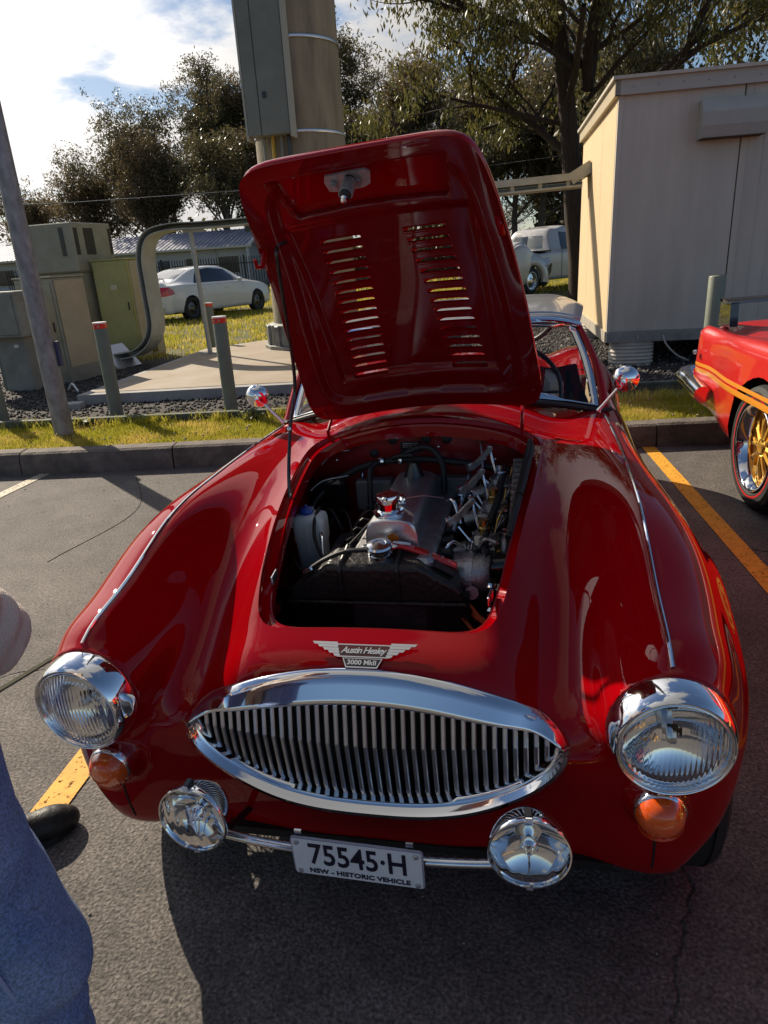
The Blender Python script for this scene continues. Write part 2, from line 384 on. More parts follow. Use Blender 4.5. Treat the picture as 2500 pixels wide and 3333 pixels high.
# engine bay walls (inside faces of the shell)
def wall(pts, name, m): mesh_obj(name, pts, [tuple(range(len(pts)))], m, CAR)
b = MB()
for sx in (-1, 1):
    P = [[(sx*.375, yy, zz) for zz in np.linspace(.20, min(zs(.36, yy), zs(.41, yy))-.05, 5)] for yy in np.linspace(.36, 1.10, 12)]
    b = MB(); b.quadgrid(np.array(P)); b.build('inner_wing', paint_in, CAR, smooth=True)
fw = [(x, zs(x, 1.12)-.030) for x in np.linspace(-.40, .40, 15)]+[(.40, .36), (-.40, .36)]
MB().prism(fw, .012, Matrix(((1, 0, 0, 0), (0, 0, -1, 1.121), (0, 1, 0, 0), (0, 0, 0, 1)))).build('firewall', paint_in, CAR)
MB().box((0, .72, .19), (.9, .95, .02)).build('engine_bay_floor', dark, CAR)
MB().box((0, .575, .40), (.74, .01, .42)).build('bay_light_baffle', dark, CAR)  # full-width panel added to keep sun from shining through the bay
MB().box((0, .31, .42), (.56, .01, .34)).build('bay_front_panel', dark, CAR)
MB().box((-.02, .34, .55), (.50, .16, .012)).build('radiator_duct', dark, CAR)
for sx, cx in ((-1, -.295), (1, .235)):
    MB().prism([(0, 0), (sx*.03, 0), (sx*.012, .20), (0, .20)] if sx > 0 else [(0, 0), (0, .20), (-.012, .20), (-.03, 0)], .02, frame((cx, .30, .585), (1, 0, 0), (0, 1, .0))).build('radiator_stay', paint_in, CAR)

# ---- bonnet, hinged at the scuttle and swung up 60 degrees
TR_ = Matrix.Translation
BP = Vector((0, 1.085, .92)); BT = Vector((0, 1.178, .965))
bon = bpy.data.objects.new('bonnet', None); C.objects.link(bon); bon.parent = CAR; BM = TR_(BT+Vector((.010, 0, 0)))@Matrix.Rotation(math.radians(-64), 4, 'X')@Matrix.Rotation(math.radians(-2.6), 4, 'Z')@Matrix.Diagonal((1, 1.035, 1, 1)); bon.matrix_local = BM
paint_b = mat('bonnet_shaded_paint', (.17, .0006, .003), .40, .0, coat=1, coatr=.03, spec=.2, noise=.12, nscale=5); hs = .0045; gx = np.arange(-.378, .3781, hs); gy = np.arange(.255, 1.095, hs)  # body red darkened, so the underside's shade is in the base colour
X, Y = np.meshgrid(gx, gy, indexing='ij'); Zt = Zs(X.ravel(), Y.ravel()).reshape(X.shape)
def ss(a, b, t): t = np.clip((t-a)/(b-a), 0, 1); return t*t*(3-2*t)
def slots():
    out = []
    for sgn in (-1, 1):
        for k in range(15):
            s = .622-.0335*k; xc = sgn*(.105+(.622-s)/.469*.045); out.append((xc, 1.088-s*.955, sgn, k))
    return out
SL = slots()
inset = -opening(X, Y)
s_ = (1.088-Y)/.955
# pressed relief of the inner skin: rim frame, step to the field, hollow of the air scoop, two shallow pads by the hinges
rel = .020*(1-ss(.016, .030, inset))*0+.014*(1-ss(.050, .072, inset))
tray = ss(.13, .165, s_)*(1-ss(.668, .698, s_+.10*X*X))*(1-ss(.0, .012, np.abs(X)-(.235-.03*s_)))
rel += .012*(1-tray)
hol = ss(.712, .724, s_+.25*X*X)*(1-ss(.812, .826, s_))*(1-ss(.0, .01, np.abs(X)-.180-.15*(s_-.77)))
rel -= .055*hol
for sg in (-1, 1): rel -= .006*ss(.0, .01, .075-np.abs(X-sg*.12))*ss(.0, .01, .03-np.abs(s_-.085))
Zi = Zt-.010-rel
def skin(Zg):
    V = np.stack([X.ravel(), Y.ravel(), Zg.ravel()], 1); ni, nj = X.shape
    I = (np.arange(ni-1)[:, None]*nj+np.arange(nj-1)[None]).ravel(); Q = np.stack([I, I+nj, I+nj+1, I+1], 1); T = tris(Q)
    V, T = clip(V, T, -opening(V[:, 0], V[:, 1])-.0045)
    for (xc, yc, sg, k) in SL:
        c = np.maximum(np.abs(V[:, 0]-xc)-.052, np.abs(V[:, 1]-yc)-.0082)
        V, T = clip(V, T, c)
    return V-np.array(BP), T
V, T = skin(Zt)
mesh_obj('outer_skin', V, T, paint, bon, smooth=True)
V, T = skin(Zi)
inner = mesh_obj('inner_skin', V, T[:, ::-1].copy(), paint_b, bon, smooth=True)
rows = []
for off, dz in ((-.0045, 0), (-.0038, -.006), (-.004, -.018), (-.0075, -.026), (-.014, -.028), (-.018, -.024)):
    x, y = outline(off); rows.append(np.stack([x, y, Zs(x, y)+dz], 1)-np.array(BP))
MB().quadgrid(np.array(rows), closed_v=True).build('rolled_edge', paint, bon, smooth=True)
# louvre hoods: a raised cover over each slot, open towards the tail, and the slot's lip
lm = None
for (xc, yc, sg, k) in SL:
    z0 = zs(xc, yc)
    if lm is None:
        q = MB(); L = .0535; R = []
        for i, a in enumerate(np.linspace(0, 1, 6)):
            yy = -.012+a*.024; hh = .0135*math.sin(a*PI/2)**.8
            R.append([(-L, yy, -.001)]+[(-L+.012*(1-math.cos(b_*PI/2)) if 0 else t*L, yy, hh*(1-abs(t)**7)) for b_, t in [(0, v) for v in np.linspace(-.96, .96, 13)]]+[(L, yy, -.001)])
        R = np.array(R); q.quadgrid(R); R2 = R.copy(); R2[..., 2] -= .0012; R2[:, 0, 2] += .0; q.quadgrid(R2[:, ::-1])
        for e_ in (-1, 1): q.box((e_*.0525, 0, -.0055), (.0012, .0186, .011))
        q.box((0, -.0099, -.0058), (.105, .0012, .0105)); q.box((0, .0099, -.0058), (.105, .0012, .0105))
        o = q.build('louvre', paint, bon, smooth=True, angle=50); lm = o.data
    else:
        o = bpy.data.objects.new('louvre', lm); C.objects.link(o); o.parent = bon
    sl = (zs(xc, yc+.01)-zs(xc, yc-.01))/.02; slx = (zs(xc+.05, yc)-zs(xc-.05, yc))/.1
    o.location = Vector((xc, yc, z0))-BP; o.rotation_euler = (math.atan(sl), -math.atan(slx), 0)
# scoop on top of the bonnet with its bright mouth
R = []
for t in np.linspace(0, 1, 9):
    yy = .285+.12*t; row = []
    for u in np.linspace(-1, 1, 25):
        xx = u*(.205-.03*t); hh = .036*(1-t)**1.2*(1-abs(u)**4)
        row.append((xx, yy, zs(xx, yy)+.001+hh))
    R.append(row)
MB().quadgrid(np.array(R)-np.array(BP)).build('air_scoop', paint, bon, smooth=True)
arc = [Vector(p)-BP for p in R[0]]
MB().tube(arc, .0048, 8).build('scoop_trim', chrome, bon, smooth=True)
MB().tube([Vector((u*.19, .294, zs(u*.19, .294)+.012*(1-u**4)+.004))-BP for u in np.linspace(-1, 1, 13)], .003, 6).build('scoop_trim', chrome, bon, smooth=True)
def bz(x, s, d=0.):  # point on the inner side of the bonnet, d metres off its skin
    y = 1.088-s*.955; return Vector((x, y, zs(x, y)-.012-d))-BP
# latch plate with its sprung pin
lp = MB().prism([(-.052, -.006), (-.047, .016), (-.02, .020), (.03, .018), (.046, .012), (.052, -.014), (.04, -.022), (-.047, -.020)], .006, frame(bz(-.018, .795, .035), (1, 0, 0), (0, .955, .27))).build('latch_plate', mat('zinc_plate', (.50, .50, .52), .35, .6, noise=.15, nscale=60), bon)
for dx in (-.033, .022): MB().lathe([(0, .014), (.008, .014), (.009, .006)], tuple(bz(-.018+dx, .795, .035)), (0, .27, -.955), 14).build('latch_bolt', alu, lp, smooth=True)
a, b_ = bz(-.012, .800, .04), bz(-.012, .792, .12)
MB().tube([a, a.lerp(b_, .8), a.lerp(b_, .86), b_], [.013, .012, .007, .006], 14).build('latch_pin', rub, bon, smooth=True)
pts = []
for i in range(90): t_ = i/89; an = t_*2*PI*8; c_ = a.lerp(b_, .08+.68*t_); pts.append(c_+Vector((math.cos(an)*.0145, math.sin(an)*.012, 0)))
MB().tube(pts, .0018, 5).build('latch_spring', alu, bon, smooth=True)
MB().lathe([(0, .009), (.006, .007), (.0085, 0)], tuple(b_), tuple((b_-a).normalized()), 12).build('pin_tip', chrome, bon, smooth=True)
# safety hooks either side
for sg in (-1, 1):
    h = bz(sg*.278, .64, .0)
    MB().tube([h+Vector(p) for p in ((0, -.02, .0), (sg*.004, 0, -.03), (sg*.01, .02, -.055), (sg*.016, .012, -.072), (sg*.014, -.008, -.074))], [.006, .007, .006, .005, .004], 8).build('safety_hook', paint, bon, smooth=True)
# hinge arms and hinge screws
for sg in (-1, 1):
    a = BT+Vector((sg*.300, -.012, -.012)); b2 = Vector((sg*.300, 1.075, .905)); c2 = Vector((sg*.300, 1.085, .845))
    MB().tube([a+Vector((0, .01, .05)), a, b2, c2], [.004, .005, .006, .006], 8).build('hinge_arm', paint, CAR, smooth=True)
    for ss2 in (.028, .075):
        p = bz(sg*.300, ss2, .016); MB().lathe([(0, .006), (.0045, .005), (.006, 0)], tuple(p), (0, .1, -1), 10).build('hinge_bolt', chrome, bon, smooth=True)
# prop rod: bonnet to inner wing
top_p = BM@bz(-.232, .65, .012)
pr = MB(); pr.tube(bez([top_p+Vector((.004, .03, .0)), top_p, top_p+Vector((-.016, -.012, -.01)), top_p+Vector((-.02, -.014, -.06)), (-.300, .835, 1.12), (-.318, .80, .99), (-.322, .745, .86), (-.322, .715, .725)], 42), .0052, 8)
pr.build('prop_rod', blk, CAR, smooth=True)
MB().lathe([(0, .008), (.006, .006), (.008, 0), (.006, -.006), (0, -.008)], (-.319, .795, .985), (0, -1, .3), 12).build('prop_joint', chrome, CAR, smooth=True)
MB().tube([(-.325, .712, .735), (-.318, .50, .60), (-.30, .33, .52)], .0022, 6).build('release_cable', alu_p, CAR, smooth=True)

# ---- grille: chrome surround and upright bars
def gpt(t, sc, dy, wtop=.137, wbot=.198, hw=.403):
    cx = math.cos(t); u = abs(cx); ft = (1-u**2.2)**.68; fb = (1-u**2.2)**.5
    return (hw*sc*cx, (wtop*ft if math.sin(t) >= 0 else -wbot*fb))
NT = 140; rows = []
# (half width, top, bottom, distance behind the body face): outer edge, crown, inner edge, throat
prof = [(.403, .137, .196, .002), (.4035, .136, .1955, -.006), (.399, .112, .190, -.019), (.394, .086, .184, -.030), (.391, .079, .180, -.034), (.387, .073, .175, -.032), (.384, .069, .171, -.025), (.382, .066, .167, -.016), (.379, .064, .164, -.006), (.377, .062, .162, .004)]
for hw_, wt, wb, dy0 in prof:
    r = []
    for i in range(NT):
        t = 2*PI*i/NT; dy = dy0*((.38+.62*float(ss(-.15, .55, math.sin(t)))) if dy0 < -.007 else 1); x, z = gpt(t, 1, 0, wt, wb, hw_); z += .503
        xo, zo = gpt(t, 1, 0, .137, .196, .403); yb = ys(xo*.985, zo+.503-.01*math.copysign(1, zo))
        yin = .142+.03*(x/.4)**2*.6+max(0, z-.52)*.30
        k = ss(0, 1, (dy+.026)/.056) if dy > -.022 and hw_ < .39 else 0
        r.append((x, (yb+dy)*(1-k)+(yin+.03)*k if hw_ < .39 else yb+dy, z))
    rows.append(r)
GR = bpy.data.objects.new('grille', None); C.objects.link(GR); GR.parent = CAR
MB().quadgrid(np.array(rows), closed_v=True).build('grille_surround', chrome, GR, smooth=True, angle=80)
gb = [(.382*math.cos(a), .503+(.066*(1-abs(math.cos(a))**2.2)**.68 if math.sin(a) >= 0 else -.16*(1-abs(math.cos(a))**2.2)**.5)) for a in np.linspace(0, 2*PI, 49)[:-1]]
MB().prism(gb, .004, Matrix(((1, 0, 0, 0), (0, 0, -1, .215), (0, 1, 0, 0), (0, 0, 0, 1)))).build('grille_backing', dark, GR)
bar_m = mat('satin_bar', (.62, .63, .66), .30, 1., noise=.1, nscale=20); nb = 37; sp = .0200
for i in range(nb):
    x = (i-(nb-1)/2)*sp; u = abs(x)/.374
    if u > .985: continue
    zt = .503+.064*(1-u**2.2)**.68+.002; zb_ = .503-.158*(1-u**2.2)**.5
    yb = .138+.020*u*u
    hk = min(1, (zt-zb_)/.20)**1.3; yb += .010*(1-hk)
    prf = [(zt+.004, yb+.024*hk), (zt-.008*hk, yb+.018*hk), (.478+.012*u, yb), (.40+.05*u, yb+.004*hk), (zb_+.012*hk, yb+.009*hk), (zb_+.003, yb+.013*hk), (zb_-.007, yb+.017*hk)]
    prf = [p for j, p in enumerate(prf) if j in (0, 1) or p[0] < zt-.015]
    prf = [p for j, p in enumerate(prf) if j == len(prf)-1 or p[0] > prf[-1][0]+.004]
    W_ = .0048; v = []; f = []
    for (z, y) in prf:
        v += [(x-W_, y+.001, z), (x-W_*.55, y-.0012, z), (x+W_*.55, y-.0012, z), (x+W_, y+.001, z), (x+W_, y+.013, z), (x-W_, y+.013, z)]
    for j in range(len(prf)-1):
        for k in range(6): f.append((j*6+k, j*6+(k+1) % 6, j*6+6+(k+1) % 6, j*6+6+k))
    mesh_obj('grille_bar', v, f, bar_m, GR)

# ---- headlamps, indicators, driving lamps
lens_m = mat('fluted_lens', (.97, .98, .98), .02, trans=1, ior=1.22)
nt = lens_m.node_tree; t = nt.nodes.new('ShaderNodeTexCoord'); wv = nt.nodes.new('ShaderNodeTexWave'); wv.inputs['Scale'].default_value = 34; wv.bands_direction = 'X'; wv.wave_profile = 'SIN'
nt.links.new(t.outputs['Object'], wv.inputs[0]); bp = nt.nodes.new('ShaderNodeBump'); bp.inputs['Strength'].default_value = .35; bp.inputs['Distance'].default_value = .002
nt.links.new(wv.outputs[0], bp.inputs['Height']); nt.links.new(bp.outputs[0], nt.nodes['Principled BSDF'].inputs['Normal'])
refl = mat('lamp_reflector', (.90, .91, .92), .06, 1.)
lens_d = mat('driving_lamp_lens', (.97, .98, .98), .0, trans=1, ior=1.2)
nt = lens_d.node_tree; t = nt.nodes.new('ShaderNodeTexCoord'); wv = nt.nodes.new('ShaderNodeTexWave'); wv.inputs['Scale'].default_value = 12; wv.inputs['Distortion'].default_value = 2.; nt.links.new(t.outputs['Object'], wv.inputs[0]); bp = nt.nodes.new('ShaderNodeBump'); bp.inputs['Strength'].default_value = .25; bp.inputs['Distance'].default_value = .003; nt.links.new(wv.outputs[0], bp.inputs['Height']); nt.links.new(bp.outputs[0], nt.nodes['Principled BSDF'].inputs['Normal'])
def ring_profile(rs): return rs
for sx in (-1, 1):
    H = bpy.data.objects.new('headlight', None); C.objects.link(H); H.parent = CAR; H.location = (sx*.567, .010, .602); H.scale = (.885,)*3
    ax = (sx*.05, -1, -.02)
    # distance along the axis grows forward from the body
    MB().lathe([(.114, -.100), (.1185, -.097), (.1195, -.088), (.1185, -.070), (.1155, -.050), (.111, -.036), (.1065, -.030), (.1035, -.031), (.1025, -.036)], (0, 0, 0), ax, 72).build('chrome_rim', chrome, H, smooth=True, angle=70)
    MB().lathe([(.1025, -.037), (.101, -.033), (.0985, -.032), (.0965, -.036), (.095, -.046)], (0, 0, 0), ax, 72).build('inner_ring', chrome_worn, H, smooth=True, angle=70)
    MB().lathe([(r, -.0886+r*r/.2) for r in np.linspace(0, .0965, 14)], (0, 0, 0), ax, 64).build('reflector', refl, H, smooth=True)
    MB().lathe([(0, -.020), (.02, -.0207), (.045, -.0235), (.07, -.029), (.09, -.0365), (.0965, -.042), (.0945, -.046), (.09, -.041), (.07, -.033), (.045, -.0275), (.02, -.0247), (0, -.024)], (0, 0, 0), ax, 64).build('lens', lens_m, H, smooth=True, angle=60)
    MB().lathe([(0, -.055), (.008, -.056), (.011, -.064), (.011, -.088)], (0, 0, 0), ax, 20).build('bulb', alu_p, H, smooth=True)
    I = bpy.data.objects.new('indicator', None); C.objects.link(I); I.parent = CAR; I.location = (sx*.556, 0, .422); ax = (0, -1, -.12)
    MB().lathe([(.046, -.088), (.0465, -.080), (.0455, -.075), (.0435, -.073), (.042, -.076)], (0, 0, 0), ax, 48).build('chrome_rim', chrome, I, smooth=True, angle=60)
    MB().lathe([(0, -.038), (.006, -.0382), (.018, -.041), (.029, -.047), (.037, -.056), (.0425, -.068), (.0435, -.076)], (0, 0, 0), ax, 48).build('amber_lens', amber, I, smooth=True)
    for k in range(6): MB().tube([(math.cos(a)*(.010+.0055*k), (.0385+.0045*k), math.sin(a)*(.010+.0055*k)-.004) for a in np.linspace(0, 2*PI, 33)[:-1]], .0006, 4, closed=True).build('lens_ring', amber, I, smooth=True)
    MB().lathe([(0, -.076), (.04, -.076)], (0, 0, 0), ax, 24).build('lamp_back', refl, I)
    MB().lathe([(0, -.044), (.007, -.048), (.009, -.056), (.006, -.066), (.006, -.076)], (0, 0, 0), ax, 16).build('bulb', mat('orange_bulb', (.9, .25, .03), .1, trans=.4), I, smooth=True)
    MB().lathe([(0, -.0405), (.003, -.0415), (.0035, -.044)], (0, 0, .021), ax, 10).build('lens_screw', chrome, I, smooth=True)
    MB().tube([(sx*.558, ys(sx*.558, z)-.001, z) for z in (.485, .475, .468)], .0035, 6).build('seam_bead', chrome_worn, CAR, smooth=True)
    MB().tube([(sx*.555, ys(sx*.555, z)-.0005, z) for z in np.linspace(.372, .262, 8)], .0022, 6).build('wing_seam', dark, CAR, smooth=True)
    # bright bead along the crest of the wing
    ysq = np.concatenate([np.linspace(.105, .5, 14), np.linspace(.55, 1.36, 16)]); xs_ = [.566 if q < .9 else .566-.02*(q-.9) for q in ysq]
    MB().tube([(sx*a, q, zs(sx*a, q)+.0012) for a, q in zip(xs_, ysq)], .0036, 8).build('wing_bead', chrome, CAR, smooth=True)
    # driving lamps
    D = bpy.data.objects.new('driving_lamp', None); C.objects.link(D); D.parent = CAR; D.scale = (.87,)*3; D.location = (sx*.327, .0, .393); D.rotation_euler = (math.radians(-4), 0, sx*math.radians(3)); ax = (0, -1, 0)
    MB().lathe([(.0, -.085), (.03, -.082), (.06, -.06), (.078, -.03), (.084, -.012), (.086, 0), (.0865, .008), (.084, .013), (.081, .013), (.080, .008)], (0, 0, 0), ax, 56).build('lamp_shell', chrome, D, smooth=True, angle=60)
    MB().lathe([(r, -.0316+r*r/.18) for r in np.linspace(0, .080, 12)], (0, 0, 0), ax, 56).build('reflector', refl, D, smooth=True)
    MB().lathe([(0, .022), (.03, .020), (.06, .014), (.079, .008), (.079, .004), (.06, .010), (.03, .016), (0, .018)], (0, 0, 0), ax, 56).build('lens', lens_d, D, smooth=True, angle=60)
    MB().lathe([(0, .012), (.005, .011), (.009, .006), (.010, .001), (.013, -.002), (.019, -.007), (.020, -.015), (.017, -.022), (.010, -.030)], (0, 0, 0), ax, 32).build('bulb_shield', chrome, D, smooth=True, angle=35)
    MB().tube([(0, .012, -.018), (0, .0, -.078)], .002, 6).build('shield_stay', chrome, D)
    MB().box((0, .0, .089), (.017, .026, .016), rx=.2, bev=.003).build('rim_clip', blk, D)
    MB().box((0, -.0145, .087), (.013, .003, .014), rx=.2).build('clip_badge', white_pl, D)
    MB().box((0, .0, -.089), (.018, .022, .010), bev=.003).build('rim_clip', chrome_worn, D)
    MB().tube([(0, .05, -.06), (0, .05, -.092), (0, .04, -.105)], [.009, .011, .012], 10).build('lamp_mount', blk, D, smooth=True)
# bar between the lamps, brackets, number plate
MB().tube(bez([(-.327, .045, .315), (-.20, .030, .312), (0, .022, .311), (.20, .030, .312), (.327, .045, .315)], 24), .0095, 12).build('lamp_bar', chrome_worn, CAR, smooth=True)
for sx in (-1, 1): MB().tube([(sx*.30, .04, .312), (sx*.29, .16, .27)], .008, 8).build('bar_bracket', blk, CAR)
NP = bpy.data.objects.new('number_plate', None); C.objects.link(NP); NP.parent = CAR; NP.location = (-.0, .004, .314); NP.rotation_euler = (math.radians(5), math.radians(1.6), 0)
def rrect(w, h, r, n=5):
    out = []
    for cx, cy, a0 in ((w/2-r, h/2-r, 0), (-w/2+r, h/2-r, 90), (-w/2+r, -h/2+r, 180), (w/2-r, -h/2+r, 270)):
        for i in range(n+1): a = math.radians(a0+90*i/n); out.append((cx+r*math.cos(a), cy+r*math.sin(a)))
    return out
FX = Matrix(((1, 0, 0, 0), (0, 0, -1, 0), (0, 1, 0, 0), (0, 0, 0, 1)))   # local XY plane stands up and faces -y
MB().prism(rrect(.262, .103, .008), .004, FX@Matrix.Translation((0, 0, -.004))).build('plate_rim', mat('plate_rim', (.35, .34, .40), .4), NP)
MB().prism(rrect(.256, .097, .006), .0012, FX@Matrix.Translation((0, 0, .0005))).build('plate_face', white_pl, NP)
text_obj('75545·H', .080, ink, NP, FX@Matrix.Translation((0.002, .009, .0022)), .0006, 0, 'registration', 1.0, .0012, .71)
text_obj('NSW - HISTORIC VEHICLE', .0175, ink, NP, FX@Matrix.Translation((0.002, -.0365, .0022)), .0004, 0, 'plate_legend', 1.02, .0006, .98)
for dx in (-.118, .118):
    for dz in (-.040, .040): MB().lathe([(0, .004), (.0035, .0035), (.0055, .001), (.0055, 0)], (dx, -.002, dz), (0, -1, 0), 12).build('plate_screw', alu, NP, smooth=True)
for dx in (-.115, .105): MB().box((dx, .008, .055), (.014, .004, .016)).build('plate_bracket', chrome_worn, NP)

# ---- winged badge on the nose
by = .205; bzz = zs(0, by); sl = math.atan((zs(0, .225)-zs(0, .185))/.04)
BG = bpy.data.objects.new('badge', None); C.objects.link(BG); BG.parent = CAR; BG.location = (0, by-.004, bzz+.004); BG.rotation_euler = (sl+math.radians(4), 0, 0); BG.scale = (1.12, 1.0, 1)
bm_red = mat('badge_enamel', (.10, .004, .008), .15, coat=1); bm_blk = mat('badge_black', (.012, .008, .02), .2, coat=.8)
TR = Matrix.Translation
MB().prism([(-.056, .017), (.056, .017), (.048, -.011), (-.048, -.011)], .003).build('badge_shield', chrome, BG)
MB().prism([(-.0525, .0145), (.0525, .0145), (.0460, -.0085), (-.0460, -.0085)], .001, TR((0, 0, .0024))).build('badge_field', bm_red, BG)
MB().prism([(-.037, -.0125), (.037, -.0125), (.029, -.0325), (-.029, -.0325)], .0028).build('badge_shield', chrome, BG)
MB().prism([(-.0345, -.014), (.0345, -.014), (.0275, -.030), (-.0275, -.030)], .001, TR((0, 0, .0022))).build('badge_field', bm_blk, BG)
text_obj('Austin Healey', .0185, chrome, BG, TR((0, .003, .004)), .0005, .35, 'badge_script', .86, .0004, .92)
text_obj('3000 MkII', .0135, chrome, BG, TR((0, -.0222, .0036)), .0005, 0, 'badge_lettering', 1.0, .0004)
for sg in (-1, 1):
    for k in range(5):
        y1 = .0205-.0062*k; x0 = .050-.0018*k; x1 = .098-.0105*k
        MB().prism([(sg*x0, y1), (sg*x0, y1-.0055), (sg*(x1-.004), y1-.0055), (sg*x1, y1)][::sg], .0035+.0005*(k % 2)).build('wing_feather', chrome, BG)

# ---- engine and its plumbing
EN = bpy.data.objects.new('engine', None); C.objects.link(EN); EN.parent = CAR
MB().box((-.015, .82, .50), (.22, .62, .36), bev=.02).build('engine_block', mat('engine_block', (.045, .045, .05), .5, .2, noise=.4, nscale=14, bump=.4, bscale=60), EN)
MB().box((-.01, .83, .690), (.215, .60, .05), bev=.01).build('cylinder_head', alu, EN)
# rocker cover: polished rounded box, narrower on top
rk = MB(); R = []
for y, sc in ((.600, .93), (.603, 1), (.80, 1), (1.01, 1), (1.015, .93)):
    R.append([(-.015+sc*px, y, .705+(pz if sc == 1 else pz*.97)) for px, pz in ((-.068, 0), (-.066, .045), (-.060, .068), (-.048, .079), (-.02, .084), (.02, .084), (.048, .079), (.060, .068), (.066, .045), (.068, 0))])
rk.quadgrid(np.array(R)); n_ = len(R[0]); rk.f.append(tuple(range(n_-1, -1, -1))); rk.f.append(tuple(range(4*n_, 5*n_)))
rk.build('rocker_cover', alu_p, EN, smooth=True, angle=35)
MB().box((-.015, .81, .702), (.160, .44, .006), bev=.002).build('cover_flange', alu, EN)
MB().lathe([(.040, 0), (.040, .006), (.030, .008), (.026, .012), (.026, .030), (.031, .031), (.031, .045), (.029, .050), (.015, .056), (0, .057)], (-.028, .655, .789), (0, 0, 1), 40).build('oil_filler_cap', chrome, EN, smooth=True, angle=30)
MB().box((-.028, .650, .838), (.016, .070, .012), bev=.004).build('filler_handle', chrome, EN)
MB().box((-.012, .72, .800), (.035, .012, .018)).build('cable_bracket', chrome_worn, EN)
MB().lathe([(0, .02), (.007, .02), (.009, 0)], (-.002, .705, .80), (0, -.2, 1), 8).build('adjuster_bolt', chrome, EN)
MB().tube([(0, .72, .805), (.05, .74, .805), (.10, .76, .79)], .0013, 5).build('throttle_cable', alu_p, EN)
MB().lathe([(0, .045), (.018, .045), (.020, .03), (.030, .0)], (-.015, .965, .787), (0, 0, 1), 20).build('breather', blk, EN, smooth=True)
MB().prism([(-.014, -.018), (.0, -.022), (.014, -.012), (.016, .008), (.004, .02), (-.012, .014)], .0012, Matrix(((1, 0, 0, -.012), (0, 0, -1, .601), (0, 1, 0, .735), (0, 0, 0, 1)))).build('orange_sticker', mat('orange_sticker', (.55, .14, .01), .5), EN)
# intake side: manifold ports, three dashpot carburettors with lever arms
for k in range(6): MB().lathe([(.017, 0), (.017, .05), (.0, .05)], (.085, .62+.075*k, .685), (1, 0, .25), 14).build('intake_port', mat('dark_cast_iron', (.02, .02, .022), .5, .4), EN, smooth=True)
cb = mat('carburettor_alloy', (.36, .355, .345), .40, .8, noise=.35, nscale=40, bump=.2, bscale=160); brass = mat('brass', (.45, .28, .08), .3, 1., noise=.3, nscale=30)
for k, (cx, cy, cz) in enumerate(((.205, .70, .70), (.222, .84, .735), (.235, .98, .76))):
    cbo = bpy.data.objects.new('carburettor', None); C.objects.link(cbo); cbo.parent = EN; cbo.location = (cx, cy, cz-.03)
    MB().box((0, 0, 0), (.085, .075, .045), bev=.010).box((.02, 0, -.04), (.05, .05, .05), bev=.01).build('carburettor_body', cb, cbo)
    MB().lathe([(.036, .015), (.039, .018), (.039, .026), (.034, .030), (.030, .045), (.0, .047)], (.005, 0, 0), (0, 0, 1), 28).build('dashpot', cb, cbo, smooth=True, angle=35)
    MB().lathe([(.0, .082), (.012, .082), (.013, .064), (.016, .060), (.016, .045)], (.005, 0, 0), (0, 0, 1), 12).build('damper_cap', brass if k < 2 else chrome_worn, cbo, smooth=True, angle=30)
    for dx, dy in ((-.032, -.028), (.032, -.028), (-.032, .028), (.032, .028)): MB().lathe([(0, .008), (.005, .008), (.0055, 0)], (dx+.005, dy, .026), (0, 0, 1), 6).build('screw', chrome_worn, cbo)
    MB().tube([(-.04, 0, 0), (-.075, .0, -.01)], .022, 14).build('intake_throat', cb, cbo, smooth=True)
    MB().lathe([(.030, 0), (.036, .006), (.036, .014), (.030, .020), (0, .020)], (.045, 0, 0), (1, 0, 0), 24).build('air_flange', cb, cbo, smooth=True, angle=30)
    # bell-crank lever reaching up towards the rocker cover
    A_ = Vector((cx-.085, cy+.005, cz+.045)); B_ = Vector((cx-.028, cy+.03, cz+.095))
    ar = MB(); d = (B_-A_); n0 = Vector((0, 0, 1)).cross(d).normalized()
    ar.prism([(0, -.010), (.03, -.012), (.062, -.008), (d.length, -.007), (d.length+.006, 0), (d.length, .007), (.055, .006), (.03, .004), (0, .009), (-.007, 0)], .009, frame(A_-n0*.004, d, Vector((0, 0, 1)))); ar.build('throttle_lever', cb, EN)
    for q, r_ in ((A_, .013), (B_, .009)): MB().lathe([(0, .012), (r_*.6, .012), (r_*.7, .007), (r_, .006), (r_, -.006), (0, -.006)], tuple(q), tuple(n0), 14).build('lever_pivot', chrome_worn, EN, smooth=True, angle=30)
    MB().tube([B_, (cx-.01, cy+.01, cz+.02)], .0042, 8).build('link_rod', chrome_worn, EN, smooth=True)
    MB().tube([(cx-.06, cy-.02, cz+.04), (cx-.03, cy-.03, cz+.005)], .003, 6).build('link_rod', chrome_worn, EN, smooth=True)
    for j in range(3): MB().tube(bez([(cx+.03, cy+.01*j, cz+.01), (cx+.035+.01*j, cy+.04, cz+.04), (cx+.01, cy+.075, cz+.01)], 10), .0022, 5).build('pipe', cb if j else brass, EN, smooth=True)
MB().tube([(.135, .66, .735), (.150, 1.04, .80)], .0045, 8).build('throttle_shaft', chrome_worn, EN)
MB().tube([(.19, .63, .69), (.25, 1.05, .73)], .008, 8).build('fuel_rail', blk, EN)
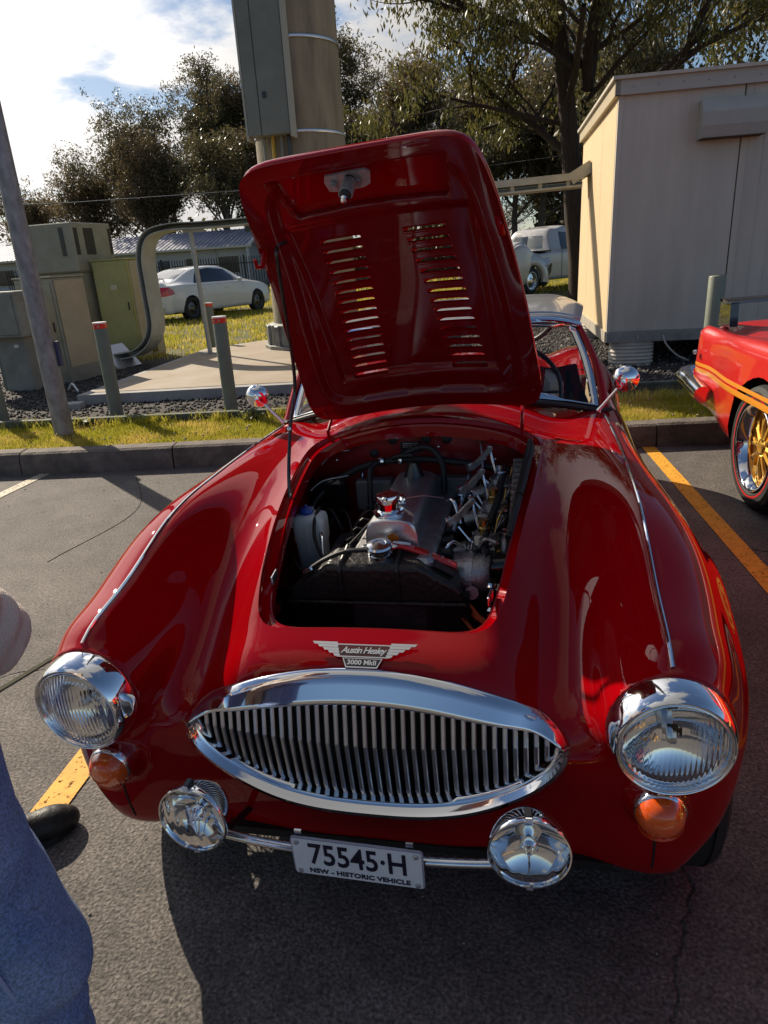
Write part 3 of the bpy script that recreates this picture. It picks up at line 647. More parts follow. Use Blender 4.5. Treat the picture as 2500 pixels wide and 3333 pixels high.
# thermostat housing / alternator in front of the carburettors
MB().lathe([(0, .07), (.045, .068), (.055, .05), (.058, 0), (.055, -.05), (.03, -.06), (0, -.06)], (.165, .63, .63), (1, -.12, .05), 28).build('alternator', cb, EN, smooth=True, angle=35)
MB().lathe([(.060, .012), (.060, -.006)], (.18, .628, .63), (1, -.12, .05), 32).build('alternator_flange', alu, EN)
MB().lathe([(0, .10), (.030, .10), (.032, .0)], (.20, .64, .645), (1, 0, .1), 20).build('air_trunk', blk, EN, smooth=True, angle=35)
MB().lathe([(0, .012), (.017, .012), (.017, .008), (.010, .008), (.010, .010), (0, .010)], (.185, .568, .612), (0, -1, .2), 20).build('pulley_cap', alu, EN, smooth=True, angle=30)
MB().lathe([(0, .03), (.007, .03), (.009, .0)], (.105, .60, .66), (0, -.5, 1), 10).build('sender', mat('ivory', (.7, .65, .5), .4), EN, smooth=True)
MB().lathe([(0, .02), (.008, .02), (.009, 0)], (.195, .66, .70), (0, 0, 1), 10).build('sender', mat('ivory', (.7, .65, .5), .4), EN, smooth=True)
copper = mat('red_copper_pipe', (.16, .03, .015), .3, 1.)
MB().tube([(.14, .60, .60), (.20, .53, .56), (.26, .50, .53)], .014, 12).tube([(.13, .57, .58), (.19, .50, .54), (.24, .47, .52)], .008, 10).build('water_pipe', copper, EN, smooth=True)
MB().box((.235, .545, .57), (.035, .045, .04), rz=.3, bev=.006).build('pipe_clamp', chrome_worn, EN)
# busy cluster behind the carburettors
for i in range(26):
    x, y, z = .16+.14*random.random(), .64+.42*random.random(), .66+.03*random.random()
    q = MB(); r_ = random.choice((.006, .008, .011))
    q.lathe([(0, .02), (r_*.6, .02), (r_*.7, .012), (r_, .011), (r_, 0)], (x, y, z+.10*(y-.64)), (random.uniform(-.4, .4), random.uniform(-.4, .4), 1), 8); q.build('fitting', random.choice((cb, alu, brass, chrome_worn, blk)), EN, smooth=True, angle=30)
for i in range(10):
    y = .70+.035*i; MB().box((.292, y, .755+.12*(y-.7)), (.034, .005, .05)).build('cooling_fin', cb, EN)
# exhaust side clutter
MB().tube(bez([(-.16, .60, .62), (-.19, .68, .60), (-.24, .80, .56)], 8), .028, 14).build('coil', paint_in, EN, smooth=True)
MB().lathe([(0, .05), (.022, .05), (.028, .0), (0, 0)], (-.165, .60, .63), (.3, -.6, .6), 18).build('coil_cap', mat('dirty_cream', (.35, .30, .22), .5), EN, smooth=True, angle=30)
MB().box((-.16, 1.06, .70), (.12, .05, .10), bev=.006).box((.075, 1.07, .70), (.18, .05, .10), bev=.006).build('heat_panel', mat('grey_panel', (.16, .16, .165), .5, .3), EN)
for k in range(6): MB().tube(bez([(-.10, .64+.07*k, .66), (-.15, .63+.07*k, .70), (-.20, .66+.05*k, .64), (-.22, .70+.02*k, .55)], 10), .0038, 6).build('ignition_lead', rub, EN, smooth=True)
for k in range(4): MB().lathe([(0, .03), (.006, .028), (.008, 0)], (-.115, .70+.08*k, .655), (-.5, 0, 1), 8).build('spark_plug', mat('ivory', (.7, .65, .5), .4), EN, smooth=True)
# hoses
HO = rub
def hose(pts, r, name='hose', m=None, n=30): return MB().tube(bez(pts, n), r, 10).build(name, m or HO, CAR, smooth=True)
hose([(-.345, 1.0, .70), (-.30, 1.03, .74), (-.235, 1.05, .775), (-.165, 1.05, .80), (-.11, 1.05, .81), (-.02, 1.045, .815), (.08, 1.04, .808), (.19, 1.04, .79), (.31, 1.02, .77)], .0105, 'heater_hose', n=56)
hose([(-.345, 1.0, .70), (-.36, .96, .66), (-.37, .90, .60)], .0105)
hose([(-.13, 1.05, .812), (-.155, 1.03, .80), (-.16, 1.0, .77), (-.158, .97, .68)], .0085)
hose([(-.065, 1.05, .825), (-.01, 1.05, .850), (.035, 1.04, .845), (.065, 1.02, .80), (.068, 1.0, .72)], .0095)
hose([(-.10, 1.05, .815), (-.07, 1.03, .83), (-.02, 1.01, .838)], .007)
hose([(.245, .98, .775), (.242, .90, .78), (.235, .80, .755), (.215, .70, .72), (.215, .62, .67), (.235, .56, .61)], .0105, n=40)
hose([(.10, .63, .70), (.11, .58, .70), (.125, .53, .65), (.12, .50, .60)], .004)
hose([(-.265, .80, .75), (-.262, .74, .735), (-.245, .68, .70), (-.20, .62, .66), (-.16, .60, .64)], .0052, n=24)
hose([(-.26, .60, .60), (-.14, .66, .70), (-.06, .68, .78)], .0040)
hose([(-.24, .92, .70), (-.20, .86, .70), (-.16, .76, .66)], .003)
hose([(-.33, 1.06, .80), (-.29, 1.07, .835), (-.24, 1.08, .84)], .003, 'wire', alu)
hose([(-.35, .98, .74), (-.31, 1.0, .765), (-.24, 1.04, .768)], .0028, 'wire', alu)
for px, py, pz in ((-.125, 1.045, .812), (-.068, 1.045, .815), (.232, .575, .625)): MB().lathe([(.014, -.005), (.0145, 0), (.014, .005)], (px, py, pz), (1, 0, .05) if px < 0 else (0, .5, .8), 18).build('hose_clip', chrome, CAR)
for k in range(14):
    a = Vector((random.uniform(-.36, -.10), random.uniform(.62, 1.05), random.uniform(.55, .66))); b2 = a+Vector((random.uniform(-.08, .10), random.uniform(-.12, .12), random.uniform(-.04, .05)))
    hose([a, a.lerp(b2, .5)+Vector((0, 0, .035)), b2], random.choice((.0028, .004, .006)), 'cable', random.choice((rub, rub, blk, chrome_worn)), 12)
for k in range(12):
    a = Vector((random.uniform(.13, .33), random.uniform(.60, 1.04), random.uniform(.66, .74))); b2 = a+Vector((random.uniform(-.06, .06), random.uniform(-.10, .10), random.uniform(-.02, .06)))
    hose([a, a.lerp(b2, .5)+Vector((0, 0, .03)), b2], random.choice((.0025, .0035, .005)), 'cable', random.choice((rub, cb, chrome_worn, brass)), 12)
MB().box((-.22, .90, .54), (.10, .16, .12), bev=.01).build('starter_solenoid', alu, CAR); MB().lathe([(0, .12), (.035, .115), (.04, 0)], (-.20, .72, .50), (0, 0, 1), 20).build('oil_filter', mat('filter_cream', (.45, .40, .30), .4), CAR, smooth=True)
MB().box((-.30, 1.04, .70), (.10, .06, .12), bev=.01).build('regulator_box', blk, CAR)
# firewall fittings
MB().tube(bez([(-.235, 1.10, .858), (-.10, 1.10, .872), (.08, 1.10, .878), (.155, 1.10, .874), (.175, 1.08, .855), (.185, 1.02, .79)], 30), .0028, 6).build('washer_pipe', alu_p, CAR, smooth=True)
for px, pz, r_ in ((-.235, .858, .014), (-.10, .862, .014), (.005, .862, .014), (.07, .860, .015), (-.165, .82, .014)): MB().lathe([(0, .010), (r_*.5, .010), (r_, .006), (r_, 0)], (px, 1.108, pz), (0, -1, 0), 18).build('grommet', rub, CAR, smooth=True)
for i in range(13): MB().lathe([(0, .006), (.004, .005), (.0055, 0)], (random.uniform(-.30, .22), 1.108, random.choice((.79, .80, .865, .835))), (0, -1, 0), 8).build('firewall_screw', chrome, CAR, smooth=True)
DP = MB().box((-.045, 1.106, .838), (.066, .003, .036)).build('data_plate', mat('data_plate', (.03, .025, .03), .3, .3), CAR)
for k in range(3): MB().box((-.045, 1.1035, .850-.006*k), (.05, .001, .0022)).build('data_line', alu_p, DP)
MB().box((-.038, 1.1035, .828), (.034, .001, .010)).build('data_line', alu_p, DP)
for k, xx in enumerate((-.20, -.175)): MB().tube([(xx, 1.08, .79-.01*k), (xx, 1.06, .755-.01*k)], .004, 8).build('pipe_union', chrome_worn, CAR, smooth=True)

# radiator with black top tank, cap and red blade-guard strip
RD = bpy.data.objects.new('radiator', None); C.objects.link(RD); RD.parent = CAR; RD.location = (-.045, 0, 0)
tank = mat('tank_black', (.020, .018, .017), .33, noise=.25, nscale=10, bump=.35, bscale=70)
pf = [(-.222, .615), (-.218, .640), (-.118, .703), (.115, .703), (.212, .645), (.217, .615)]
pb = [(-.205, .625), (-.195, .665), (-.108, .722), (.095, .722), (.195, .668), (.205, .625)]
V = [(x, .500, z) for x, z in pf]+[(x, .512, z+.008) for x, z in [(a*.985, b) for a, b in pf]]+[(x, .590, z) for x, z in pb]; n_ = 6
f = [tuple(range(n_))]+[(r*n_+i, r*n_+(i+1) % n_, (r+1)*n_+(i+1) % n_, (r+1)*n_+i)[::-1] for r in (0, 1) for i in range(n_)]+[tuple(range(3*n_-1, 2*n_-1, -1))]
o = mesh_obj('top_tank', V, f, tank, RD); md = o.modifiers.new('b', 'BEVEL'); md.width = .006; md.segments = 3
MB().box((0, .545, .50), (.45, .04, .24)).build('radiator_core', dark, RD)
MB().tube([(-.226, .498, .612), (.222, .498, .612)], .0048, 8).build('tank_seam', tank, RD, smooth=True)
for xx in (-.083, .060): MB().tube([(xx, .4975, .625), (xx, .4975, .698), (xx*.98, .513, .713), (xx*.96, .585, .728)], .0055, 8).build('tank_rib', tank, RD, smooth=True)
MB().box((.168, .548, .688), (.055, .045, .004), ry=.52, bev=.0015).build('tank_pad', tank, RD)
MB().lathe([(.030, -.02), (.030, .0), (.024, .004), (.024, .010), (.032, .012), (.033, .018), (.030, .023), (.018, .026), (.016, .024), (.0, .027)], (.012, .545, .728), (0, -.12, 1), 40).build('radiator_cap', chrome_worn, RD, smooth=True, angle=40)
for sg in (-1, 1): MB().box((.012+sg*.036, .545, .742), (.016, .014, .010), bev=.003).build('cap_ear', chrome_worn, RD)
redp = mat('bright_red_paint', (.62, .02, .012), .25, coat=.8)
R = [[(x, .560+dy, .722+.012-.55*max(0, x-.06)**1.15-.0+dz) for dy, dz in ((0, 0), (.004, .006), (.022, .006), (.026, 0), (.022, -.006), (.004, -.006))] for x in np.linspace(.03, .195, 12)]
MB().quadgrid(np.array(R), closed_v=True).build('red_strip', redp, RD, smooth=True)
MB().prism([(-.022, -.005), (.0, -.008), (.022, -.005), (.022, .005), (0, .008), (-.022, .005)], .0008, frame((.062, .571, .741), (1, 0, -.12), (0, 1, 0))).build('strip_sticker', white_pl, RD)
MB().tube(bez([(-.01, .535, .738), (-.07, .525, .738), (-.12, .515, .722), (-.165, .51, .695)], 20), .0062, 8).build('overflow_hose', rub, RD, smooth=True)
MB().box((-.168, .51, .694), (.03, .015, .012), ry=-.5, bev=.003).build('hose_end', chrome_worn, RD)
MB().prism(rrect(.085, .030, .004), .0016, Matrix(((1, 0, 0, -.005), (0, 0, -1, .500), (0, 1, 0, .66), (0, 0, 0, 1)))).build('tank_emboss', tank, RD)
# washer bottle
WB = bpy.data.objects.new('washer_bottle', None); C.objects.link(WB); WB.parent = CAR; WB.location = (-.288, .775, 0)
milky = mat('milky_plastic', (.74, .73, .69), .38, sub=.3, noise=.08, nscale=8)
q = MB(); R = []
for z, sx_, sy_ in ((.545, .036, .030), (.55, .040, .034), (.66, .043, .036), (.668, .046, .039), (.725, .047, .040), (.738, .044, .036), (.744, .034, .026), (.746, .014, .012), (.760, .013, .011)):
    R.append([(math.copysign(abs(math.cos(a))**.45, math.cos(a))*sx_, math.copysign(abs(math.sin(a))**.45, math.sin(a))*sy_, z) for a in np.linspace(0, 2*PI, 33)[:-1]])
q.quadgrid(np.array(R), closed_v=True).build('bottle', milky, WB, smooth=True, angle=60)
MB().lathe([(.019, 0), (.020, .004), (.020, .012), (.017, .017), (.004, .019), (.004, .026), (0, .027)], (-.006, -.004, .744), (0, 0, 1), 24).build('bottle_cap', mat('blue_plastic', (.02, .07, .35), .3, noise=.1), WB, smooth=True, angle=40)
MB().tube([(.0, -.041, .72), (.0, -.0405, .63)], .0012, 4).build('mould_line', milky, WB)

# ---- windscreen, hard top, cabin
def ws_base(u): return Vector((.545*u, 1.318+.115*abs(u)**2.4, .952-.083*abs(u)**2.2))
def ws_top(u): return Vector((.475*u, 1.585+.06*abs(u)**2.4, 1.158-.040*abs(u)**2))
US = np.linspace(-1, 1, 33)
WS = bpy.data.objects.new('windscreen', None); C.objects.link(WS); WS.parent = CAR
MB().quadgrid(np.array([[ws_base(u*.985).lerp(ws_top(u*.985), t)+Vector((0, -.008*math.sin(PI*t), .004*math.sin(PI*t))) for u in US] for t in np.linspace(0, 1, 9)])).build('screen_glass', mat('screen_glass', (.9, .95, .95), .0, trans=1, ior=1.02, spec=.9, coat=.6, coatr=0), WS, smooth=True)
fr_ = [ws_base(u) for u in US]+[ws_base(1).lerp(ws_top(1), t)+Vector((.012*math.sin(PI*t), 0, 0)) for t in np.linspace(.12, .92, 9)]+[ws_top(u) for u in US[::-1]]+[ws_top(-1).lerp(ws_base(-1), t)+Vector((-.012*math.sin(PI*t), 0, 0)) for t in np.linspace(.08, .88, 9)]
# flat chrome frame: a ribbon about 22 mm wide round the glass
cen = Vector((0, 1.45, 1.06)); rib = []
for i, p in enumerate(fr_):
    d = (cen-p); d.y *= 1; d = Vector((d.x*.25 if abs(p.x) < .42 else d.x, d.y, d.z)).normalized()
    nrm = Vector((0, -.62, .78)); rib.append([p-d*.004+nrm*-.004, p-d*.003+nrm*.006, p+d*.009+nrm*.009, p+d*.021+nrm*.006, p+d*.022+nrm*-.004])
MB().quadgrid(np.array(rib), closed_u=True, closed_v=True).build('screen_frame', chrome, WS, smooth=True, angle=50)
MB().tube([ws_base(u)+Vector((0, -.014, -.010)) for u in US], .010, 8).build('screen_rubber', rub, WS, smooth=True)
for sx in (-1, 1):
    A0, B0 = ws_base(sx), ws_top(sx); R = []
    for t in np.linspace(-.06, 1.03, 14):
        p = A0.lerp(B0, t)+Vector((sx*.016*math.sin(PI*min(max(t, 0), 1)), 0, 0)); w_ = .036-.014*t
        R.append([p+Vector((sx*a*w_, b_, c_)) for a, b_, c_ in ((.1, -.010, .004), (.5, -.010, .008), (.95, .004, .006), (1.05, .03, 0), (.7, .055, 0), (.1, .045, 0))])
    MB().quadgrid(np.array(R), closed_v=True).build('windscreen_pillar', paint, CAR, smooth=True, angle=60)
    MB().box((sx*.562, 1.428, .862), (.05, .05, .014), rz=sx*.5, bev=.006).build('pillar_foot', rub, CAR)
# hard top
ht = mat('silver_grey_top', (.42, .42, .45), .28, .35, coat=.7, coatr=.05, noise=.04, nscale=20)
R = []
for i, yy in enumerate(np.linspace(0, 1, 22)):
    y = 1.575+yy*1.05; zc_ = 1.128+.075*math.sin(PI*min(1, .18+yy*.62))-.30*max(0, yy-.62)**1.6*1.2
    row = []
    for u in np.linspace(-1, 1, 29):
        a = abs(u); x = math.copysign((.492+.04*math.sin(PI*min(yy, .9)*.8))*min(1, a*1.0)**.92, u) if a else 0
        z = zc_-.018*a**2-.085*max(0, a-.72)**1.8*7*(.35+.65*yy)
        row.append((x, y+.055*a**2.4*(1-yy), z))
    R.append(row)
HT = MB().quadgrid(np.array(R)).build('hard_top', ht, CAR, smooth=True)
md = HT.modifiers.new('s', 'SOLIDIFY'); md.thickness = .012; md.offset = -1
MB().tube([Vector(p)+Vector((0, -.004, -.008)) for p in R[0]], .0085, 8).build('top_front_trim', chrome, HT, smooth=True)
MB().tube([Vector(p)+Vector((0, -.001, .006)) for p in R[1]], .0035, 6).build('top_upper_trim', chrome, HT, smooth=True)
# rear quarter of the top down to the deck, and rear window
for sx in (-1, 1):
    MB().quadgrid(np.array([[(sx*(.505+.03*t), 2.30+.30*s+.05*t, 1.12-.05*s-(.25)*t) for s in np.linspace(0, 1, 5)] for t in np.linspace(0, 1, 6)])).build('top_quarter', ht, CAR, smooth=True)
    MB().tube([(sx*.535, 1.46, .88), (sx*.492, 1.62, 1.06), (sx*.492, 1.80, 1.12)], .010, 8).build('side_window_frame', chrome, CAR, smooth=True)
    MB().tube([(sx*.53, 1.60, .87), (sx*.50, 1.72, 1.10)], .007, 8).build('quarter_light_bar', rub, CAR, smooth=True)
    MB().tube([(sx*.55, 1.48, .872), (sx*.575, 1.9, .855), (sx*.585, 2.45, .84)], .009, 8).build('door_capping', mat('door_trim', (.45, .40, .36), .5), CAR, smooth=True)
MB().tube(bez([(-.48, 2.30, 1.10), (-.42, 2.52, 1.02), (-.30, 2.66, .92), (0, 2.70, .89), (.30, 2.66, .92), (.42, 2.52, 1.02), (.48, 2.30, 1.10)], 30), .012, 8).build('rear_window_frame', rub, CAR, smooth=True)
trim = mat('red_leather', (.30, .01, .02), .45, noise=.15, nscale=30, bump=.2); cream = mat('cream_trim', (.55, .50, .42), .5, noise=.1)
for sx in (-1, 1):
    MB().box((sx*.25, 2.25, .62), (.40, .16, .46), rx=-.2, bev=.06).box((sx*.25, 2.0, .42), (.40, .46, .14), bev=.05).build('seat', trim if sx < 0 else cream, CAR)
    MB().box((sx*.60, 2.0, .62), (.04, 1.05, .42), bev=.015).build('door_inner', cream, CAR)
MB().box((0, 1.52, .78), (1.04, .14, .14), bev=.04).build('dashboard', mat('dash_black', (.015, .015, .017), .4), CAR)
MB().box((0, 2.02, .20), (1.1, 1.2, .02)).build('cabin_floor', dark, CAR)
MB().tube([(.26+.17*math.cos(a), 1.74+.05*math.sin(a), .86+.165*math.sin(a)) for a in np.linspace(0, 2*PI, 41)[:-1]], .009, 8, closed=True).tube([(.10, 1.74, .86), (.42, 1.74, .86)], .006, 6).tube([(.26, 1.72, .72), (.26, 1.74, .86)], .006, 6).build('steering_wheel', blk, CAR, smooth=True)
MB().box((.32, 1.62, .93), (.09, .03, .09), rz=.4, rx=.3).build('red_folder', mat('red_card', (.5, .01, .03), .5), CAR)
MB().tube(bez([(-.06, 1.60, 1.13), (-.02, 1.62, 1.11), (.05, 1.62, 1.11), (.09, 1.60, 1.13)], 10), .014, 8).build('rear_view_mirror', blk, CAR, smooth=True)
# wing mirrors on stalks
for sx in (-1, 1):
    MR = bpy.data.objects.new('wing_mirror', None); C.objects.link(MR); MR.parent = CAR
    mc = Vector((sx*.612, 1.29, .985))
    MB().tube([(sx*.535, 1.305, .885), (sx*.545, 1.30, .90), (sx*.585, 1.292, .95), mc], [.008, .0055, .005, .006], 10).build('mirror_stalk', chrome, MR, smooth=True)
    MB().lathe([(0, -.028), (.010, -.027), (.025, -.021), (.036, -.010), (.041, .002), (.041, .006), (.038, .008)], tuple(mc), (sx*.15, .97, .1), 36).build('mirror_shell', chrome, MR, smooth=True, angle=60)
    MB().lathe([(0, .007), (.038, .007)], tuple(mc), (sx*.15, .97, .1), 36).build('mirror_glass', chrome, MR)
    MB().lathe([(.010, 0), (.012, .006), (.016, .012)], tuple(mc+Vector((-sx*.01, -.03, -.01))), (0, .6, .8), 16).build('mirror_collar', chrome, MR, smooth=True)

# ---- wheels
def tyre_wheel(parent, c, r, w, rim_r, axis=1, m=tyre_m, name='wheel'):
    Wn = bpy.data.objects.new(name, None); C.objects.link(Wn); Wn.parent = parent; Wn.location = c
    h = w/2; MB().lathe([(rim_r, -h*.8), (rim_r+.02, -h*.98), (r*.90, -h), (r*.97, -h*.86), (r, -h*.62), (r-.005, -h*.6), (r-.005, -h*.56), (r, -h*.54), (r, -h*.08), (r-.005, -h*.06), (r-.005, h*.06), (r, h*.08), (r, h*.54), (r-.005, h*.56), (r-.005, h*.6), (r, h*.62), (r*.97, h*.86), (r*.90, h), (rim_r+.02, h*.98), (rim_r, h*.8)], (0, 0, 0), (axis, 0, 0), 64).build('tyre', m, Wn, smooth=True, angle=30)
    return Wn
for sx in (-1, 1):
    for (wy, wz) in AX, RX:
        wz2 = .317-.02694*sx*.64+ (-.0088*wy)
        Wn = tyre_wheel(CAR, (sx*.644, wy, wz2), .325, .165, .20, sx)
        MB().lathe([(.205, .07), (.20, .075), (.19, .06), (.185, .0), (.185, -.06), (.2, -.07)], (0, 0, 0), (sx, 0, 0), 40).build('rim', chrome, Wn, smooth=True)
        MB().lathe([(0, .085), (.02, .085), (.03, .06), (.035, .0)], (0, 0, 0), (sx, 0, 0), 20).build('hub', chrome, Wn, smooth=True)
        q = MB()
        for k in range(36):
            a = 2*PI*k/36; q.tube([(sx*(.05 if k % 2 else .01), .032*math.cos(a+.4), .032*math.sin(a+.4)), (sx*(.0 if k % 2 else .05), .188*math.cos(a), .188*math.sin(a))], .0022, 4, caps=False)
        q.build('spokes', chrome, Wn)
MB().box((0, 2.0, .20), (1.30, 1.9, .03)).build('underbody', dark, CAR)
for sx in (-1, 1):
    for y0 in (AX[0], RX[0]): MB().box((sx*.50, y0+.03, .40), (.02, .64, .46)).build('wheel_well', dark, CAR)
MB().box((0, .55, .21), (.98, .80, .02)).build('sump_guard', dark, CAR)
MB().box((0, .54, .30), (1.0, .06, .05)).build('front_axle_beam', dark, CAR)
# ================================================================== ground, kerb, verge
KD = Vector((math.cos(math.radians(9.55)), math.sin(math.radians(9.55)), 0)); KN = Vector((-KD.y, KD.x, 0)); K0 = Vector((0, 4.01, 0))
def K(s, n, z=0.): p = K0+KD*s+KN*n; return Vector((p.x, p.y, z))   # along the kerb, behind the kerb, up
asph = bpy.data.materials.new('asphalt'); asph.use_nodes = True; nt = asph.node_tree; N = nt.nodes; L = nt.links; B = N['Principled BSDF']; B.inputs['Roughness'].default_value = .82; B.inputs['Specular IOR Level'].default_value = .35
def nd(t, **k):
    n = N.new(t)
    for a, b in k.items():
        if a in n.inputs: n.inputs[a].default_value = b
        else: setattr(n, a, b)
    return n
def ramp(src, a, b, c, d):
    r = N.new('ShaderNodeMapRange'); L.new(src, r.inputs[0])
    for i, v in enumerate((a, b, c, d)): r.inputs[i+1].default_value = v
    return r.outputs[0]
def mult(*srcs):
    o = srcs[0]
    for s in srcs[1:]:
        m = N.new('ShaderNodeMath'); m.operation = 'MULTIPLY'; L.new(o, m.inputs[0])
        if isinstance(s, float): m.inputs[1].default_value = s
        else: L.new(s, m.inputs[1])
        o = m.outputs[0]
    return o
tco = nd('ShaderNodeTexCoord').outputs['Object']
fine = nd('ShaderNodeTexNoise', Scale=120., Detail=4.); L.new(tco, fine.inputs['Vector'])
sp = nd('ShaderNodeTexVoronoi', Scale=95.); L.new(tco, sp.inputs['Vector'])
big = nd('ShaderNodeTexNoise', Scale=1.1, Detail=7., Roughness=.65); L.new(tco, big.inputs['Vector'])
mid = nd('ShaderNodeTexNoise', Scale=9., Detail=6., Roughness=.7); L.new(tco, mid.inputs['Vector'])
crk = nd('ShaderNodeTexVoronoi', Scale=.28, feature='DISTANCE_TO_EDGE'); wob = nd('ShaderNodeTexNoise', Scale=2.5, Detail=6.); L.new(tco, wob.inputs['Vector'])
wmix = N.new('ShaderNodeMix'); wmix.data_type = 'RGBA'; wmix.blend_type = 'ADD'; wmix.inputs[0].default_value = .35; L.new(tco, wmix.inputs[6]); L.new(wob.outputs['Color'], wmix.inputs[7]); L.new(wmix.outputs[2], crk.inputs['Vector'])
val = mult(ramp(fine.outputs[0], .3, .7, .45, 1.6), ramp(sp.outputs['Distance'], .0, .9, 1.35, .7), ramp(big.outputs[0], .3, .7, .58, 1.38), ramp(mid.outputs[0], .3, .7, .82, 1.2), ramp(crk.outputs['Distance'], .0, .0016, .5, 1.0))
cm = N.new('ShaderNodeVectorMath'); cm.operation = 'SCALE'; cm.inputs[0].default_value = (.128, .113, .103); L.new(val, cm.inputs['Scale']); L.new(cm.outputs[0], B.inputs['Base Color'])
bmp = nd('ShaderNodeBump', Strength=.9, Distance=.006); add = N.new('ShaderNodeMath'); add.operation = 'ADD'; L.new(fine.outputs[0], add.inputs[0]); L.new(ramp(crk.outputs['Distance'], 0, .002, 0, 1), add.inputs[1]); L.new(add.outputs[0], bmp.inputs['Height']); L.new(bmp.outputs[0], B.inputs['Normal'])
def flat(name, pts, z, m, kind='structure'):
    o = mesh_obj(name, [(p[0], p[1], z) for p in pts], [tuple(range(len(pts)))], m); return tag(o, kind=kind)
flat('car_park', [K(-80, -.0), K(-80, -90), K(80, -90), K(80, -.0)], 0.0, asph)
# terrain behind the kerb, rising a little towards the fence line
soil = mat('lawn_soil', (.085, .085, .022), .95, col2=(.13, .115, .035), nscale=1.3, bump=1., bscale=30)
def hgt(x, y): return .125+.20*float(ss(16.8, 18.3, y))*float(ss(-5, -1, x))*(1-float(ss(24, 30, y)))+.30*float(ss(22, 40, y))*float(ss(-12, 4, x))+.012*math.sin(x*1.7)*math.sin(y*1.3)*(1 if y > 9.5 else 0)
tb = MB(); R = []
for n in list(np.linspace(.16, 8, 12))+list(np.linspace(9, 60, 40))+[90, 150, 300, 700]:
    R.append([(lambda p: (p.x, p.y, hgt(p.x, p.y)))(K(s, n)) for s in list(np.linspace(-500, -70, 8))+list(np.linspace(-60, 40, 81))+list(np.linspace(60, 500, 8))])
tag(tb.quadgrid(np.array(R)).build('ground', soil, smooth=True), kind='structure')
flat('ground_below', [(-900, -900), (900, -900), (900, 900), (-900, 900)], -.03, soil)
# kerb stones
kerb_m = mat('kerb_concrete', (.15, .125, .105), .85, noise=.4, nscale=7, bump=.6, bscale=50)
kt = bpy.data.objects.new('kerb', None); C.objects.link(kt); tag(kt, kind='structure')
kprof = [(-.005, -.02), (.0, .10), (.015, .155), (.04, .168), (.15, .170), (.165, .160), (.165, -.02)]
for i in range(-16, 14):
    a, b = i*1.2+.006, (i+1)*1.2-.006; off = random.uniform(-.004, .004)
    R = [[K(s, n+off, z+.5*off) for n, z in kprof] for s in np.linspace(a, b, 3)]
    q = MB(); q.quadgrid(np.array(R)); q.f.append(tuple(range(6, -1, -1))); q.f.append(tuple(14+j for j in range(7))); q.build('kerb_stone', kerb_m, kt)
flat('kerb_bed', [K(-20, -.001), K(17, -.001), K(17, .17), K(-20, .17)], .10, mat('dark_joint', (.03, .026, .02), .9))
# painted lines (worn)
def paint_mat(name, col, wear):
    m = mat(name, col, .7, noise=.12, nscale=14); nt2 = m.node_tree; n2 = nt2.nodes; l2 = nt2.links
    t = n2.new('ShaderNodeTexCoord'); a = n2.new('ShaderNodeTexNoise'); a.inputs['Scale'].default_value = 60; a.inputs['Detail'].default_value = 8; a.inputs['Roughness'].default_value = .7; l2.new(t.outputs['Object'], a.inputs[0])
    r = n2.new('ShaderNodeMapRange'); r.inputs[1].default_value = wear-.04; r.inputs[2].default_value = wear+.04; l2.new(a.outputs[0], r.inputs[0]); l2.new(r.outputs[0], n2['Principled BSDF'].inputs['Alpha']); return m
yel = paint_mat('yellow_line_paint', (.80, .38, .035), .40); wht = paint_mat('faded_cream_paint', (.52, .45, .34), .43); red_g = mat('joint_moss', (.03, .032, .012), .9, noise=.4, nscale=30)
def line(name, a, b, w, m, z=.004):
    d = Vector((b[0]-a[0], b[1]-a[1], 0)); n = Vector((-d.y, d.x, 0)).normalized()*w/2; a = Vector((*a, 0)); b = Vector((*b, 0))
    flat(name, [a-n, b-n, b+n, a+n], z, m)
line('painted_line', (1.130, 4.19), (1.63, -1.8), .095, yel)
line('painted_line', (-1.30, 3.75), (-.985, .02), .095, yel)
line('painted_line', (-3.37, 3.48), (-3.20, -1.8), .09, wht)
line('slab_joint', (-1.95, -.55), (-1.30, 1.95), .022, red_g)
line('slab_joint', (-1.30, 1.95), (-1.12, 2.6), .018, red_g)
for pts in ([(-2.6, 3.45), (-2.15, 2.7), (-2.2, 1.9)], [(1.3, 2.35), (1.75, 2.2), (2.3, 2.3)]):
    MB().tube([(x, y, .001) for x, y in bez([(p[0], p[1], 0) for p in pts], 20) and [(q.x, q.y) for q in bez([(p[0], p[1], 0) for p in pts], 20)]], .002, 4).build('asphalt_crack', red_g)['kind'] = 'structure'

# ================================================================== grass
gm = bpy.data.materials.new('grass_blades'); gm.use_nodes = True; nt = gm.node_tree; N = nt.nodes; L = nt.links; B = N['Principled BSDF']; B.inputs['Roughness'].default_value = .6; B.inputs['Specular IOR Level'].default_value = .2
oi = N.new('ShaderNodeTexCoord'); no = nd('ShaderNodeTexNoise', Scale=3.1, Detail=5.); L.new(oi.outputs['Object'], no.inputs[0]); no2 = nd('ShaderNodeTexNoise', Scale=90., Detail=2.); L.new(oi.outputs['Object'], no2.inputs[0])
c1 = N.new('ShaderNodeMix'); c1.data_type = 'RGBA'; c1.inputs[6].default_value = (.22, .24, .025, 1); c1.inputs[7].default_value = (.56, .48, .06, 1); L.new(ramp(no2.outputs[0], .35, .65, 0, 1), c1.inputs[0])
c2 = N.new('ShaderNodeMix'); c2.data_type = 'RGBA'; c2.inputs[6].default_value = (.62, .48, .12, 1); L.new(ramp(no.outputs[0], .38, .55, 0, 1), c2.inputs[0]); L.new(c1.outputs[2], c2.inputs[7]); L.new(c2.outputs[2], B.inputs['Base Color'])
